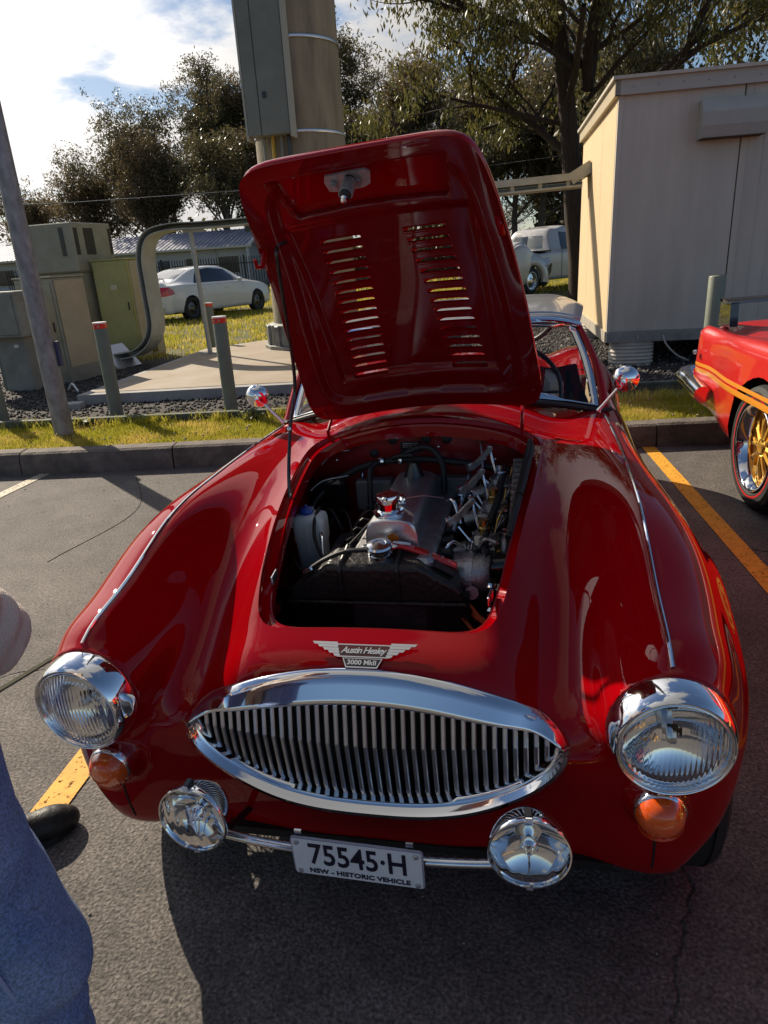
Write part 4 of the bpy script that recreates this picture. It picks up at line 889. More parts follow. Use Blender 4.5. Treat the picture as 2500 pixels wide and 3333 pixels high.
tr = N.new('ShaderNodeBsdfTranslucent'); L.new(c2.outputs[2], tr.inputs[0]); ms = N.new('ShaderNodeMixShader'); ms.inputs[0].default_value = .5; L.new(B.outputs[0], ms.inputs[1]); L.new(tr.outputs[0], ms.inputs[2]); L.new(ms.outputs[0], N['Material Output'].inputs[0])
def blades(name, xy, z, h, w, seed=1):
    r = np.random.default_rng(seed); n = len(xy); an = r.uniform(0, 2*PI, n); hh = h*r.uniform(.5, 1.25, n); ww = w*r.uniform(.7, 1.3, n); le = r.uniform(.1, .8, n)*hh; la = r.uniform(0, 2*PI, n)
    dx, dy = np.cos(an)*ww, np.sin(an)*ww; lx, ly = np.cos(la)*le, np.sin(la)*le; x, y = xy[:, 0], xy[:, 1]; z = z if hasattr(z, '__len__') else np.full(n, z)
    V = np.stack([np.stack([x-dx, y-dy, z-.01], 1), np.stack([x+dx, y+dy, z-.01], 1), np.stack([x+dx*.7+lx*.4, y+dy*.7+ly*.4, z+hh*.6], 1), np.stack([x-dx*.7+lx*.4, y-dy*.7+ly*.4, z+hh*.6], 1), np.stack([x+lx, y+ly, z+hh], 1)], 1).reshape(-1, 3)
    i = np.arange(n)*5; T = np.concatenate([np.stack([i, i+1, i+2], 1), np.stack([i, i+2, i+3], 1), np.stack([i+3, i+2, i+4], 1)])
    return tag(mesh_obj(name, V, T, gm), kind='stuff')
def Kxy(s, n): s = np.asarray(s); n = np.asarray(n); return np.stack([K0.x+KD.x*s+KN.x*n, K0.y+KD.y*s+KN.y*n], 1)
def clumpy(s0, s1, n0, n1, count, seed, cl=.12):
    r = np.random.default_rng(seed); m = count//14; cs, cn = r.uniform(s0, s1, m), r.uniform(n0, n1, m); k = r.integers(0, m, count)
    s = cs[k]+r.normal(0, cl, count); n = cn[k]+r.normal(0, cl, count); ok = (n > n0) & (n < n1); return Kxy(s[ok], n[ok])
blades('verge_grass', clumpy(-7.5, 4.5, .17, 1.06, 95000, 3, .05), .12, .045, .0028, 3)
blades('verge_grass', clumpy(-7.5, 4.5, .93, 1.10, 5000, 4, .03), .12, .11, .0034, 4)
xy = clumpy(-22, 6, 5.6, 24, 90000, 5, .12); d_ = xy[:, 1]; blades('lawn_grass', xy, np.array([hgt(a, b) for a, b in xy]), .085, .010, 5)
xy = clumpy(-40, 14, 22, 40, 40000, 6, .3); blades('lawn_grass', xy, np.array([hgt(a, b) for a, b in xy]), .12, .03, 6)
# leafy weeds against the edging
leaf_m = mat('weed_leaf', (.075, .10, .02), .5, noise=.4, nscale=40)
def weed(s, n, r, seed, label):
    rr = random.Random(seed); t = thing('weed', label, 'plant', K(s, n, .12)); q = MB(); st = MB()
    for k in range(46):
        a = rr.uniform(0, 2*PI); l = r*rr.uniform(.4, 1); c = Vector((math.cos(a)*l*.8, math.sin(a)*l*.5, rr.uniform(.02, r*.9))); u = Vector((rr.uniform(-1, 1), rr.uniform(-1, 1), rr.uniform(-.2, .5))).normalized()*.024; v = u.cross(Vector((rr.uniform(-1, 1), rr.uniform(-1, 1), 1))).normalized()*.014
        q.add([c-u, c-v, c+u, c+v], [(0, 1, 2, 3)])
        if k % 4 == 0: st.tube([(0, 0, 0), c*.6, c], [.003, .002, .001], 4)
    q.build('leaves', leaf_m, t); st.build('stems', leaf_m, t)
weed(-2.02, .93, .13, 1, 'leafy weed clump growing against the timber edging between the bollard and the red car')
weed(-3.55, .98, .10, 2, 'small weed clump at the foot of the edging beside the grey light pole')
# dark gravel beds
grav_m = mat('gravel_bed', (.045, .040, .038), .9, noise=.6, nscale=30, bump=1, bscale=60)
flat('gravel_bed', [K(-9, 1.14), K(-1.25, 1.14), K(-1.25, 5.1), K(-9, 7.2)], .133, grav_m)
flat('gravel_bed', [K(-.6, 1.5), K(9, 1.5), K(9, 9), K(-.6, 9)], .133, grav_m)
def stones(name, xy, z, r, m, seed):
    rr = np.random.default_rng(seed); n = len(xy); base = np.array([(1, 0, 0), (-1, 0, 0), (0, 1, 0), (0, -1, 0), (0, 0, 1), (0, 0, -1)], float); fc = np.array([(0, 2, 4), (2, 1, 4), (1, 3, 4), (3, 0, 4), (2, 0, 5), (1, 2, 5), (3, 1, 5), (0, 3, 5)])
    s = r*rr.uniform(.5, 1.3, (n, 1, 1)); V = base[None]*s*rr.uniform(.5, 1.1, (n, 6, 1)); a = rr.uniform(0, 2*PI, n); c, s_ = np.cos(a)[:, None], np.sin(a)[:, None]
    V = np.stack([V[..., 0]*c-V[..., 1]*s_+xy[:, :1], V[..., 0]*s_+V[..., 1]*c+xy[:, 1:], V[..., 2]+z], 2).reshape(-1, 3); T = (fc[None]+(np.arange(n)*6)[:, None, None]).reshape(-1, 3)
    return tag(mesh_obj(name, V, T, m), kind='stuff')
r = np.random.default_rng(5); st_d = mat('dark_stone', (.055, .048, .045), .8, noise=.6, nscale=17); st_l = mat('pale_stone', (.30, .28, .25), .8, noise=.3, nscale=17)
stones('gravel', Kxy(r.uniform(-9, -1.3, 9000), 1.15+r.uniform(0, 1, 9000)**1.3*4), .137, .022, st_d, 1); stones('gravel', Kxy(r.uniform(-9, -1.3, 300), r.uniform(1.2, 4, 300)), .14, .022, st_l, 2)
stones('gravel', Kxy(r.uniform(-.5, 5.5, 16000), 1.55+r.uniform(0, 1, 16000)*4.5), .137, .024, st_d, 3); stones('gravel', Kxy(r.uniform(-.5, 5.5, 1800), 1.55+r.uniform(0, 1, 1800)*3), .14, .02, st_l, 4)
r2 = np.random.default_rng(9); stones('leaf_litter', Kxy(r2.uniform(-6, 5, 260), r2.uniform(.16, 1.05, 260)), .17, .012, mat('dry_leaf', (.42, .36, .26), .7), 5)
stones('loose_grit', np.stack([r2.uniform(-4, 3, 500), r2.uniform(-1, 4, 500)], 1), .002, .005, st_l, 6)

# ================================================================== timber edging, bollards, light pole
green = mat('grey_green_paint', (.165, .185, .145), .5, noise=.10, nscale=6, bump=.15, bscale=60)
sleeper = mat('edging_paint', (.10, .115, .09), .8, noise=.3, nscale=9, bump=.5, bscale=40)
def edging(s0, s1, n, label, g):
    t = thing('timber_edging', label, 'edging', K((s0+s1)/2, n, .12), math.radians(9.55), g); L_ = s1-s0; k = max(1, round(L_/2.4))
    for i in range(k): MB().box((-L_/2+L_/k*(i+.5), 0, .02+.003*(i % 2)), (L_/k-.008, .075, .12), bev=.006).build('plank', sleeper, t)
    for i in range(k+1): MB().box((-L_/2+L_/k*i+.02*(1 if i == 0 else -1 if i == k else 0), .058, .0), (.05, .04, .10)).build('stake', sleeper, t)
edging(-9, -1.3, 1.10, 'low grey-green timber edging along the left grass verge behind the bollards', 'timber edging beside the verge')
edging(.25, 8, 1.50, 'low timber edging in front of the gravel under the big shelter', 'timber edging beside the verge')
refl_red = mat('red_reflector', (.75, .03, .01), .3, coat=.8, noise=.2, nscale=50); refl_w = mat('white_reflector', (.8, .78, .75), .4)
def bollard(x, y, h, r, label, cap=True, g='bollards along the verge', z=.12, m=None):
    t = thing('bollard', label, 'bollard', (x, y, z), 0, g); m = m or green
    MB().lathe([(r, -.1), (r, h-.01), (r*.93, h-.002), (r*.6, h+.004 if not cap else h), (0, h+.006 if not cap else h)], (0, 0, 0), (0, 0, 1), 28).build('post', m, t, smooth=True, angle=50)
    if cap:
        MB().lathe([(r*1.03, h-.052), (r*1.03, h-.008)], (0, 0, 0), (0, 0, 1), 28).build('red_band', refl_red, t, smooth=True)
        MB().lathe([(r*1.03, h-.008), (r*1.0, h+.004), (0, h+.006)], (0, 0, 0), (0, 0, 1), 28).build('cap', refl_w, t, smooth=True)
        for a in (-1.9, -1.2): MB().box((math.cos(a)*r*1.04, math.sin(a)*r*1.04, h-.03), (.012, .012, .012), rz=a).build('rivet', alu, t)
bollard(-3.63, 4.89, .885, .062, 'grey-green bollard with red band standing right of the mottled light pole')
bollard(-2.465, 4.95, .885, .062, 'tall grey-green bollard with red band nearest the open bonnet')
bollard(-4.98, 9.98, .77, .062, 'farther grey-green bollard with red band behind the concrete slab')
bollard(-4.75, 4.68, .80, .068, 'plain grey-green bollard cut by the left edge of the photo', False)
bollard(1.985, 6.42, .955, .078, 'plain pale green bollard in front of the large shelter behind the bright red car', False, m=mat('pale_green_paint', (.22, .24, .19), .45, noise=.08, nscale=8))
galv = mat('mottled_galvanised', (.20, .195, .20), .55, .5, col2=(.36, .36, .38), nscale=16, detail=3, stretch=(1, 1, .5), bump=.2, bscale=80)
LP = thing('light_pole', 'tall mottled galvanised light pole rising past the left edge', 'pole', (-3.66, 4.13, .12))
MB().lathe([(.081, -.1), (.078, .3), (.066, 3.2), (.058, 6.5)], (0, 0, 0), (0, 0, 1), 32).build('shaft', galv, LP, smooth=True)
MB().box((.078, .05, .70), (.016, .07, .20), rz=.3).build('blue_sign', mat('blue_sign', (.02, .025, .12), .4), LP)
MB().box((.1, .55, 6.3), (.08, 1.2, .06)).build('lamp_arm', galv, LP); MB().box((.1, 1.3, 6.3), (.22, .5, .10), bev=.03).build('lamp_head', galv, LP)

# ================================================================== concrete slab and monopole tower
conc = mat('slab_concrete', (.42, .36, .29), .85, col2=(.33, .25, .17), nscale=1.6, bump=.4, bscale=40); conc_e = mat('slab_edge', (.36, .35, .34), .85, noise=.15, nscale=4, bump=.3, bscale=40)
SB = thing('concrete_slab', 'raised pale concrete slab carrying the tower and its cable tray post', 'slab', (-3.2, 7.5, .12))
sp_ = [(-4.42, 5.42), (-1.3, 5.98), (-.9, 9.2), (-4.05, 10.3), (-4.78, 9.25)]
sp_ = [(a+3.2, b-7.5) for a, b in sp_]
o = MB().prism(sp_, .118, TR((0, 0, .0))).build('footing', conc_e, SB)
cx_, cy_ = sum(p[0] for p in sp_)/5, sum(p[1] for p in sp_)/5
mesh_obj('slab_top', [(a*.945+cx_*.055, b*.945+cy_*.055, .122) for a, b in sp_], [tuple(range(5))], conc, SB)
tan = mat('stained_concrete_pole', (.34, .29, .20), .8, col2=(.20, .17, .12), nscale=2.2, stretch=(2.5, 2.5, .5), bump=.5, bscale=30)
TW = thing('monopole_tower', 'massive tan concrete tower with grey cable cover rising behind the open bonnet', 'tower', (-2.95, 9.35, .24))
MB().lathe([(.64, 0), (.63, 2), (.59, 6), (.55, 14), (.45, 26)], (0, 0, 0), (0, 0, 1), 56).build('shaft', tan, TW, smooth=True)
MB().lathe([(.80, 0), (.80, .05), (.745, .06), (.74, .34), (.66, .36), (.60, .36)], (0, 0, 0), (0, 0, 1), 16).build('base_collar', mat('collar_steel', (.24, .25, .24), .5, .4, noise=.3, nscale=8), TW)
for k in range(16):
    a = 2*PI*(k+.5)/16; MB().box((.73*math.cos(a), .73*math.sin(a), .19), (.07, .10, .30), rz=a, bev=.01).build('collar_rib', mat('collar_steel'), TW)
for z in (2.80, 3.86, 6.5): MB().lathe([(.632, z-.016), (.637, z), (.632, z+.016), (.60, z+.016), (.60, z-.016)], (0, 0, 0), (0, 0, 1), 56).build('steel_band', mat('steel_band', (.62, .64, .68), .3, .8), TW, smooth=True)
cov = mat('cable_cover_grey', (.205, .215, .185), .6, noise=.12, nscale=3, bump=.15, bscale=30)
ca = math.radians(-97); cdir = Vector((math.cos(ca), math.sin(ca), 0))
cc = cdir*.70+Vector((-.06, 0, 0))
for dx, w_ in ((-.20, .175), (.088, .385)): MB().box((cc.x+dx, cc.y, 6.70), (w_, .26, 7.9), bev=.008).build('cover_panel', cov, TW)
MB().box((cc.x+.305, cc.y-.06, 6.68), (.03, .17, 7.95)).box((cc.x-.31, cc.y-.02, 6.68), (.03, .20, 7.95)).build('cover_flange', mat('pale_flange', (.40, .40, .34), .5), TW)
for dx, m_ in ((-.14, cov), (-.02, mat('yellow_conduit', (.55, .33, .03), .5)), (.10, cov), (.2, blk)): MB().tube([(cc.x+dx, cc.y+.04, .1), (cc.x+dx, cc.y+.02, 2.85)], .022, 10).build('conduit', m_, TW, smooth=True)
MB().box((cc.x-.02, cc.y-.135, 3.2), (.05, .012, .07)).build('cover_latch', blk, TW)
# cable tray: up from the cabinets, over the post, to the tower, on to the shelter
tray_m = mat('tray_grey', (.40, .41, .36), .5, .2, noise=.12, nscale=5, bump=.2, bscale=40)
CT = thing('cable_tray', 'curved grey-green cable tray rising from the cabinets and bending over to the tower', 'cable tray')
path = bez([(-6.15, 8.05, .30), (-5.75, 8.22, .29), (-5.38, 8.42, .34), (-5.17, 8.52, .62), (-5.17, 8.56, 1.15), (-5.17, 8.58, 1.62), (-5.04, 8.60, 1.90), (-4.72, 8.63, 1.99), (-4.2, 8.68, 1.99), (-3.5, 8.76, 2.0)], 60)
R = []
for i, p in enumerate(path):
    a = path[max(0, i-1)]; b = path[min(len(path)-1, i+1)]; t = (b-a).normalized(); n = t.cross(Vector((-.1, 1, 0)).normalized()).normalized(); y = Vector((.1, 1, 0)).normalized()*.16; n *= .045
    R.append([p-y-n, p+y-n, p+y+n, p-y+n, p-y+n*.7, p+y*.95+n*.7, p+y*.95-n*.7, p-y-n*.7])
MB().quadgrid(np.array(R), closed_v=True).build('trough', tray_m, CT)
MB().tube([(-4.40, 8.62, .24), (-4.45, 8.63, 1.96)], .034, 14).build('tray_post', tray_m, CT, smooth=True)
MB().box((-4.40, 8.62, .25), (.22, .18, .014)).build('post_foot', tray_m, CT); MB().box((-4.40, 8.63, 1.93), (.30, .08, .05)).build('post_bracket', tray_m, CT)
MB().box((-3.62, 8.75, 1.90), (.08, .10, .08)).build('tower_bracket', blk, CT)
CT2 = thing('cable_bridge', 'grey-green ladder cable bridge running from the tower to the shelter', 'cable tray')
a, b = Vector((-2.35, 9.25, 2.13)), Vector((.86, 9.35, 2.20)); d = (b-a); ang = math.atan2(d.z, d.x)
mid = (a+b)/2; MB().box(tuple(mid+Vector((0, 0, .06))), (d.length, .36, .085), ry=-ang).build('hood', tray_m, CT2)
for dy in (-.16, .16): MB().box(tuple(mid+Vector((0, dy, -.055))), (d.length, .03, .022), ry=-ang).build('side_rail', tray_m, CT2)
for k in range(9): p = a.lerp(b, (k+.5)/9); MB().box((p.x, p.y-.16, p.z-.015), (.05, .03, .075)).build('rung_clip', mat('pale_flange'), CT2)
MB().box((b.x-.02, b.y, b.z+.10), (.30, .44, .14), ry=-.5).build('wall_hood', tray_m, CT2)
MB().box(tuple(mid+Vector((0, 0, -.02))), (d.length, .26, .03), ry=-ang).build('cables', blk, CT2)

# ================================================================== equipment cabinets
def cab(name, label, c, w, d, h, rz, m, parts=None, z=.12, cat='cabinet', g='equipment cabinets left of the slab'):
    t = thing(name, label, cat, (c[0], c[1], z), rz, g); MB().box((0, 0, h/2), (w, d, h), bev=.012).build('housing', m, t)
    MB().box((0, -d/2-.006, h*.53), (w-.06, .012, h*.84), bev=.004).build('door', m, t); MB().box((w/2-.09, -d/2-.018, h*.55), (.02, .015, .12), bev=.004).build('handle', blk, t)
    MB().box((w/2+.004, 0, h*.53), (.008, d-.06, h*.84), bev=.003).build('side_panel', m, t)
    MB().box((0, 0, h+.01), (w+.03, d+.03, .02), bev=.006).build('lid', m, t)
    for zz_ in (.22, .78): MB().tube([(-w/2+.035, -d/2-.014, h*zz_-.03), (-w/2+.035, -d/2-.014, h*zz_+.03)], .008, 6).build('hinge', alu, t)
    MB().box((.02, -d/2-.0135, h*.74), (.11, .003, .07)).build('warning_plate', mat('pale_notice', (.55, .52, .35), .5), t)
    MB().lathe([(0, .006), (.012, .006), (.013, 0)], (w/2-.09, -d/2-.012, h*.45), (0, -1, 0), 10).build('lock', alu, t)
    return t
cg = mat('cabinet_green', (.31, .295, .225), .55, noise=.12, nscale=4, bump=.15, bscale=50); cg2 = mat('cabinet_grey', (.25, .245, .21), .55, noise=.2, nscale=5, bump=.15, bscale=50)
cy2 = mat('cabinet_yellow', (.40, .365, .14), .55, noise=.12, nscale=3, bump=.15, bscale=50); cbg = mat('cabinet_beige', (.42, .36, .25), .55, noise=.10, nscale=3)
rz = math.radians(-3)
t = cab('equipment_cabinet', 'mid height grey-green cabinet with a beige right side between the light pole and first bollard', (-5.80, 7.22), .56, .60, 1.30, rz, cg)
MB().box((0, 0, .10), (.58, .62, .20), bev=.004).build('plinth', cg2, t); MB().box((.290, 0, .74), (.012, .55, 1.06)).build('beige_panel', cbg, t)
t = cab('equipment_cabinet', 'tallest grey-green cabinet with slotted vent hood on top', (-6.93, 9.42), .86, .86, 1.36, rz, cg)
MB().box((0, -.02, 1.72), (.92, .96, .70), bev=.015).build('vent_hood', cg, t)
for x_ in (-.38, -.31, .27): MB().box((x_, -.505, 1.80), (.07 if x_ > 0 else .035, .012, .40)).build('vent_slot', blk, t)
for y_, w_ in ((-.42, .08), (-.12, .22), (.40, .06)): MB().box((.463, y_, 1.80), (.012, w_, .38)).build('vent_slot', mat('vent_brown', (.05, .045, .035), .7), t)
t = cab('equipment_cabinet', 'yellowish green cabinet with a beige right side behind the curved tray', (-6.08, 9.42), .64, .66, 1.50, rz, cy2)
MB().box((.33, .0, .76), (.014, .62, 1.44)).build('beige_panel', cbg, t); MB().box((.34, .0, .14), (.012, .14, .12)).build('small_vent', blk, t)
t = thing('meter_box', 'grey wall-less meter box raised on a narrow cabinet at the left edge', 'cabinet', (-5.80, 6.45, .12), rz, 'equipment cabinets left of the slab')
MB().box((-.10, .10, .33), (.42, .30, .66), bev=.01).build('lower_cabinet', cg2, t); MB().box((-.15, -.02, .92), (.78, .36, .52), bev=.012).build('upper_box', cg2, t)
MB().box((-.15, -.205, .92), (.70, .012, .45), bev=.004).build('door', cg2, t); MB().box((-.22, -.216, .93), (.05, .012, .035)).build('handle', blk, t); MB().box((-.38, -.216, 1.10), (.10, .006, .06)).build('notice', refl_w, t)
MB().box((-.02, -.055, .55), (.06, .006, .035)).build('notice', refl_w, t); MB().box((-.42, .08, .33), (.05, .05, .66)).build('leg', green, t)
MB().tube(bez([(-5.2, 6.35, .14), (-5.1, 6.3, .22), (-4.98, 6.22, .14)], 10), .012, 8).build('bent_pipe', refl_w); tag(bpy.data.objects['bent_pipe'], 'short white pipe bend sticking out of the gravel behind the light pole', 'pipe')
BK = MB().box((-4.40, 5.25, .16), (.26, .16, .07), rz=.2, bev=.008).build('concrete_block', conc_e); tag(BK, 'pale loose concrete block lying on the gravel at the slab corner', 'block')
RMP = thing('cable_entry', 'low grey-green box with a slanted lid where the tray leaves the cabinets', 'box', (-6.05, 8.35, .12), rz)
MB().prism([(-.45, 0), (.55, 0), (.30, .30), (-.45, .34)], .6, Matrix(((1, 0, 0, 0), (0, 0, -1, .2), (0, 1, 0, 0), (0, 0, 0, 1)))).build('housing', cg2, RMP)
MB().box((.42, -.1, .17), (.42, .56, .012), ry=.85).build('slanted_lid', mat('steel_band'), RMP)

# ================================================================== equipment shelter on the right
SH = thing('equipment_shelter', 'big grey panelled equipment shelter with a sunlit beige end wall on concrete piers', 'shelter', (1.09, 7.12, 0), math.radians(3.0))
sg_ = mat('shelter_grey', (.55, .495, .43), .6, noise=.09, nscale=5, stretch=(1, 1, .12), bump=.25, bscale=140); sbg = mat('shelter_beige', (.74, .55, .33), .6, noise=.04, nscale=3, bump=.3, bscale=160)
LW, DP_, Z0, Z1 = 5.6, 3.05, .40, 2.80
MB().box((.57, .02, (Z0+.11+Z1)/2), (1.14, .04, Z1-Z0-.11)).build('front_panel', sg_, SH)
x0 = 1.150
for k in range(4):
    MB().box((x0+.565, .02, (Z0+.11+Z1)/2), (1.122, .04, Z1-Z0-.11)).build('front_panel', sg_, SH)
    for j in range(8): MB().box((x0+.08+j*.14, -.002, (Z0+.15+Z1)/2), (.012, .006, Z1-Z0-.20)).build('panel_rib', sg_, SH)
    x0 += 1.13
MB().box((-.004, .02, 1.65), (.045, .06, 2.3)).build('corner_trim', sg_, SH)
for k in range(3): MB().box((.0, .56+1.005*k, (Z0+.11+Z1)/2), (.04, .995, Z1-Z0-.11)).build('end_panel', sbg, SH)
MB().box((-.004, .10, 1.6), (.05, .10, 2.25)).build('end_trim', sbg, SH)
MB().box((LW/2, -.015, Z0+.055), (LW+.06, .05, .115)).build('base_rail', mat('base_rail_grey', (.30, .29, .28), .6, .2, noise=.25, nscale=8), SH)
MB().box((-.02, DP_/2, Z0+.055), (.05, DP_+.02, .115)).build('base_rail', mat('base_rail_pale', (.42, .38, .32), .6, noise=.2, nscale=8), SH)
MB().box((LW/2, DP_/2+.0, Z0+.02), (LW-.1, DP_-.1, .03)).build('floor', dark, SH)
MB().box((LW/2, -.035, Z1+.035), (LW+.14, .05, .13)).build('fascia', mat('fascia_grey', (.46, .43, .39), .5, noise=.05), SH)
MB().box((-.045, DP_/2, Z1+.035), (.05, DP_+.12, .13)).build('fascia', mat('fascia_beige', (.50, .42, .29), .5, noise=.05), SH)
MB().box((LW/2, DP_/2, Z1+.115), (LW+.2, DP_+.2, .03)).build('roof', sg_, SH)
MB().box((LW/2, DP_-.02, 1.6), (LW, .04, 2.4)).build('rear_wall', sg_, SH)
vh = [(-.0, 0), (-.17, 0), (-.20, .10), (-.20, .22), (-.10, .34), (0, .34)]
MB().prism(vh, .60, Matrix(((0, 0, 1, .73), (1, 0, 0, 0), (0, 1, 0, 2.32), (0, 0, 0, 1)))).build('vent_hood', mat('hood_grey', (.40, .385, .36), .5, noise=.06), SH)
MB().box((1.03, -.10, 2.317), (.56, .16, .006)).build('hood_underside', mat('rust_brown', (.10, .05, .02), .8), SH)
pier = mat('pier_concrete', (.52, .48, .42), .85, noise=.2, nscale=6, bump=.5, bscale=60)
for (px, py) in ((.27, .16), (.25, 2.7), (3.0, .16), (5.2, .16)):
    P_ = MB(); R = []
    for i in range(30):
        z = .12+i*(.28/29); rr_ = .23+.007*math.sin(i*1.55)
        R.append([(px+math.copysign(abs(math.cos(a))**.6, math.cos(a))*rr_, py+math.copysign(abs(math.sin(a))**.6, math.sin(a))*rr_*.8, z) for a in np.linspace(0, 2*PI, 33)[:-1]])
    P_.quadgrid(np.array(R), closed_v=True).build('pier', pier, SH, smooth=True)
MB().box((1.35, .35, .26), (.05, .05, .28)).build('jack_leg', pier, SH)
MB().tube(bez([(.56, -.04, .46), (.60, -.06, .36), (.72, -.05, .24), (.86, .02, .17)], 14), .010, 8).build('drain_hose', mat('white_hose', (.45, .43, .38), .5), SH, smooth=True)
MB().box((.30, -.045, .45), (.03, .012, .05)).build('rail_catch', alu, SH)
sc0 = MB().lathe([(0, .006), (.008, .005), (.010, 0)], (0, 0, 0), (0, -1, 0), 8); me_ = None
for k in range(24):
    for zz_ in (Z0+.055, Z1+.035):
        if me_ is None: o = sc0.build('rail_screw', alu, SH); me_ = o.data
        else: o = bpy.data.objects.new('rail_screw', me_); C.objects.link(o); o.parent = SH
        o.location = (.10+.23*k, -.041 if zz_ < 1 else -.061, zz_)
MB().box((2.2, -.012, 1.35), (.03, .02, .20), bev=.004).build('door_handle', alu, SH)

# ================================================================== far fence, house and its roof
steel = mat('black_fence_steel', (.022, .022, .024), .4, .2)
pk = MB().box((0, 0, .95), (.045, .03, 1.75)).prism([(-.0225, 1.825), (.0225, 1.825), (0, 1.90)], .03, Matrix(((1, 0, 0, 0), (0, 0, -1, .015), (0, 1, 0, 0), (0, 0, 0, 1))))
def fence(p0, p1, label):
    a, b = Vector(p0), Vector(p1); d = b-a; rz = math.atan2(d.y, d.x); n = int(d.length/.155); t = thing('palisade_fence', label, 'fence', tuple((a+b)/2), rz, 'palisade fence beyond the lawn'); me = None
    for i in range(n+1):
        x = -d.length/2+d.length*i/n; z = (b.z-a.z)*(i/n-.5)
        if i % 18 == 9:
            MB().box((x, .03, z+.98), (.09, .07, 1.95)).build('post', steel, t); continue
        if me is None: o = pk.build('picket', steel, t); me = o.data
        else: o = bpy.data.objects.new('picket', me); C.objects.link(o); o.parent = t
        o.location = (x, 0, z)
    for z in (.35, 1.55): MB().box((0, .025, z), (d.length, .03, .05), ry=-math.atan2(b.z-a.z, d.length)).build('rail', steel, t)
fence((-19.5, 36.2, .10), (-4.0, 36.8, .06), 'black steel palisade fence in front of the long white house')
fence((-30, 36, .12), (-19.7, 36.2, .10), 'stretch of black palisade fence seen past the grey cabinets at far left')
fence((-3.8, 36.8, .30), (6.0, 37.2, .42), 'black steel palisade fence behind the pale pickup')
HS = thing('white_house', 'long white weatherboard house with pale blue-grey metal roof beyond the fence', 'house', (-30.2, 47, .1), math.radians(.5))
wb = mat('weatherboard_white', (.50, .52, .56), .6, noise=.06); rf = mat('metal_roof', (.36, .38, .46), .55, .1, col2=(.25, .26, .34), nscale=.7)
x0_, x1_ = -19.5, 11.2; yz = (0, 7.5); ze, zr = 2.72, 4.0
MB().box(((x0_+x1_)/2, 3.75, 1.3), (x1_-x0_-1.0, 7.0, 2.75)).build('wall', wb, HS)
q = MB()
for k in range(16): q.box(((x0_+x1_)/2, .235, .15+.165*k), (x1_-x0_-1.02, .03, .150), rx=.10)
q.build('weatherboards', wb, HS)['kind'] = 'stuff'
V = [(x0_, -.35, ze), (x1_, -.35, ze), (x1_+.0, 3.75, zr), (x0_+4.2, 3.75, zr), (x1_, 7.9, ze), (x0_, 7.9, ze)]
mesh_obj('roof', V, [(0, 1, 2, 3), (3, 2, 4, 5), (0, 3, 5), (1, 4, 2)], rf, HS)
q = MB()
for k in range(int((x1_-x0_)/.35)):
    x = x0_+.35*k; t_ = min(1, max(.02, (x-x0_)/4.2)); q.tube([(x, -.35, ze+.03), (x, -.35+4.1*t_, ze+(zr-ze)*t_+.03)], .022, 4, caps=False)
q.build('roof_ribs', rf, HS)['kind'] = 'stuff'
MB().box(((x0_+x1_)/2, -.40, ze-.03), (x1_-x0_+.1, .10, .14)).build('gutter', mat('gutter_cream', (.55, .53, .48), .5), HS)
MB().prism([(11.2-.0, 0), (11.2, 0)], .01) if False else None
GB = [(-4.1, .2), (4.1, .2), (4.1, 2.7), (0, 4.35), (-4.1, 2.7)]
MB().prism(GB, .2, Matrix(((0, 0, -1, 11.0), (1, 0, 0, 3.75), (0, 1, 0, 0), (0, 0, 0, 1)))).build('gable_wall', wb, HS)
MB().box((11.15, 1.7, 3.56), (.10, 4.5, .14), rx=.375).build('barge_board', mat('gutter_cream'), HS)
win = mat('dark_window', (.03, .035, .04), .1, coat=.5)
for x_, w_ in ((-14, 1.4), (-9, 1.4), (-3.0, 1.2), (2.0, 1.2), (6.4, .9), (9.2, 1.5)):
    wi = MB().box((x_, .20, 1.55), (w_+.16, .05, 1.25)).build('window', mat('gutter_cream'), HS); MB().box((x_, .165, 1.55), (w_, .03, 1.1)).build('pane', win, wi)
MB().box((4.2, .19, 1.05), (.85, .05, 2.0)).build('door', mat('door_grey', (.12, .13, .14), .5), HS)
MB().tube([(8.2, .12, 2.6), (8.35, .15, 2.1), (8.35, .15, .1)], .05, 6).build('downpipe', mat('gutter_cream'), HS)
MB().box((-4.5, .18, 2.3), (.35, .15, .12)).build('wall_lamp', win, HS)
# overhead wire
OW = MB().tube([(-40, 40, 6.2), (-28, 40.3, 5.75), (-16, 40.6, 5.6), (-4, 41, 5.75), (10, 41.3, 6.4)], .022, 5).build('overhead_wire', blk); tag(OW, 'thin black overhead wire crossing in front of the far trees', 'wire')
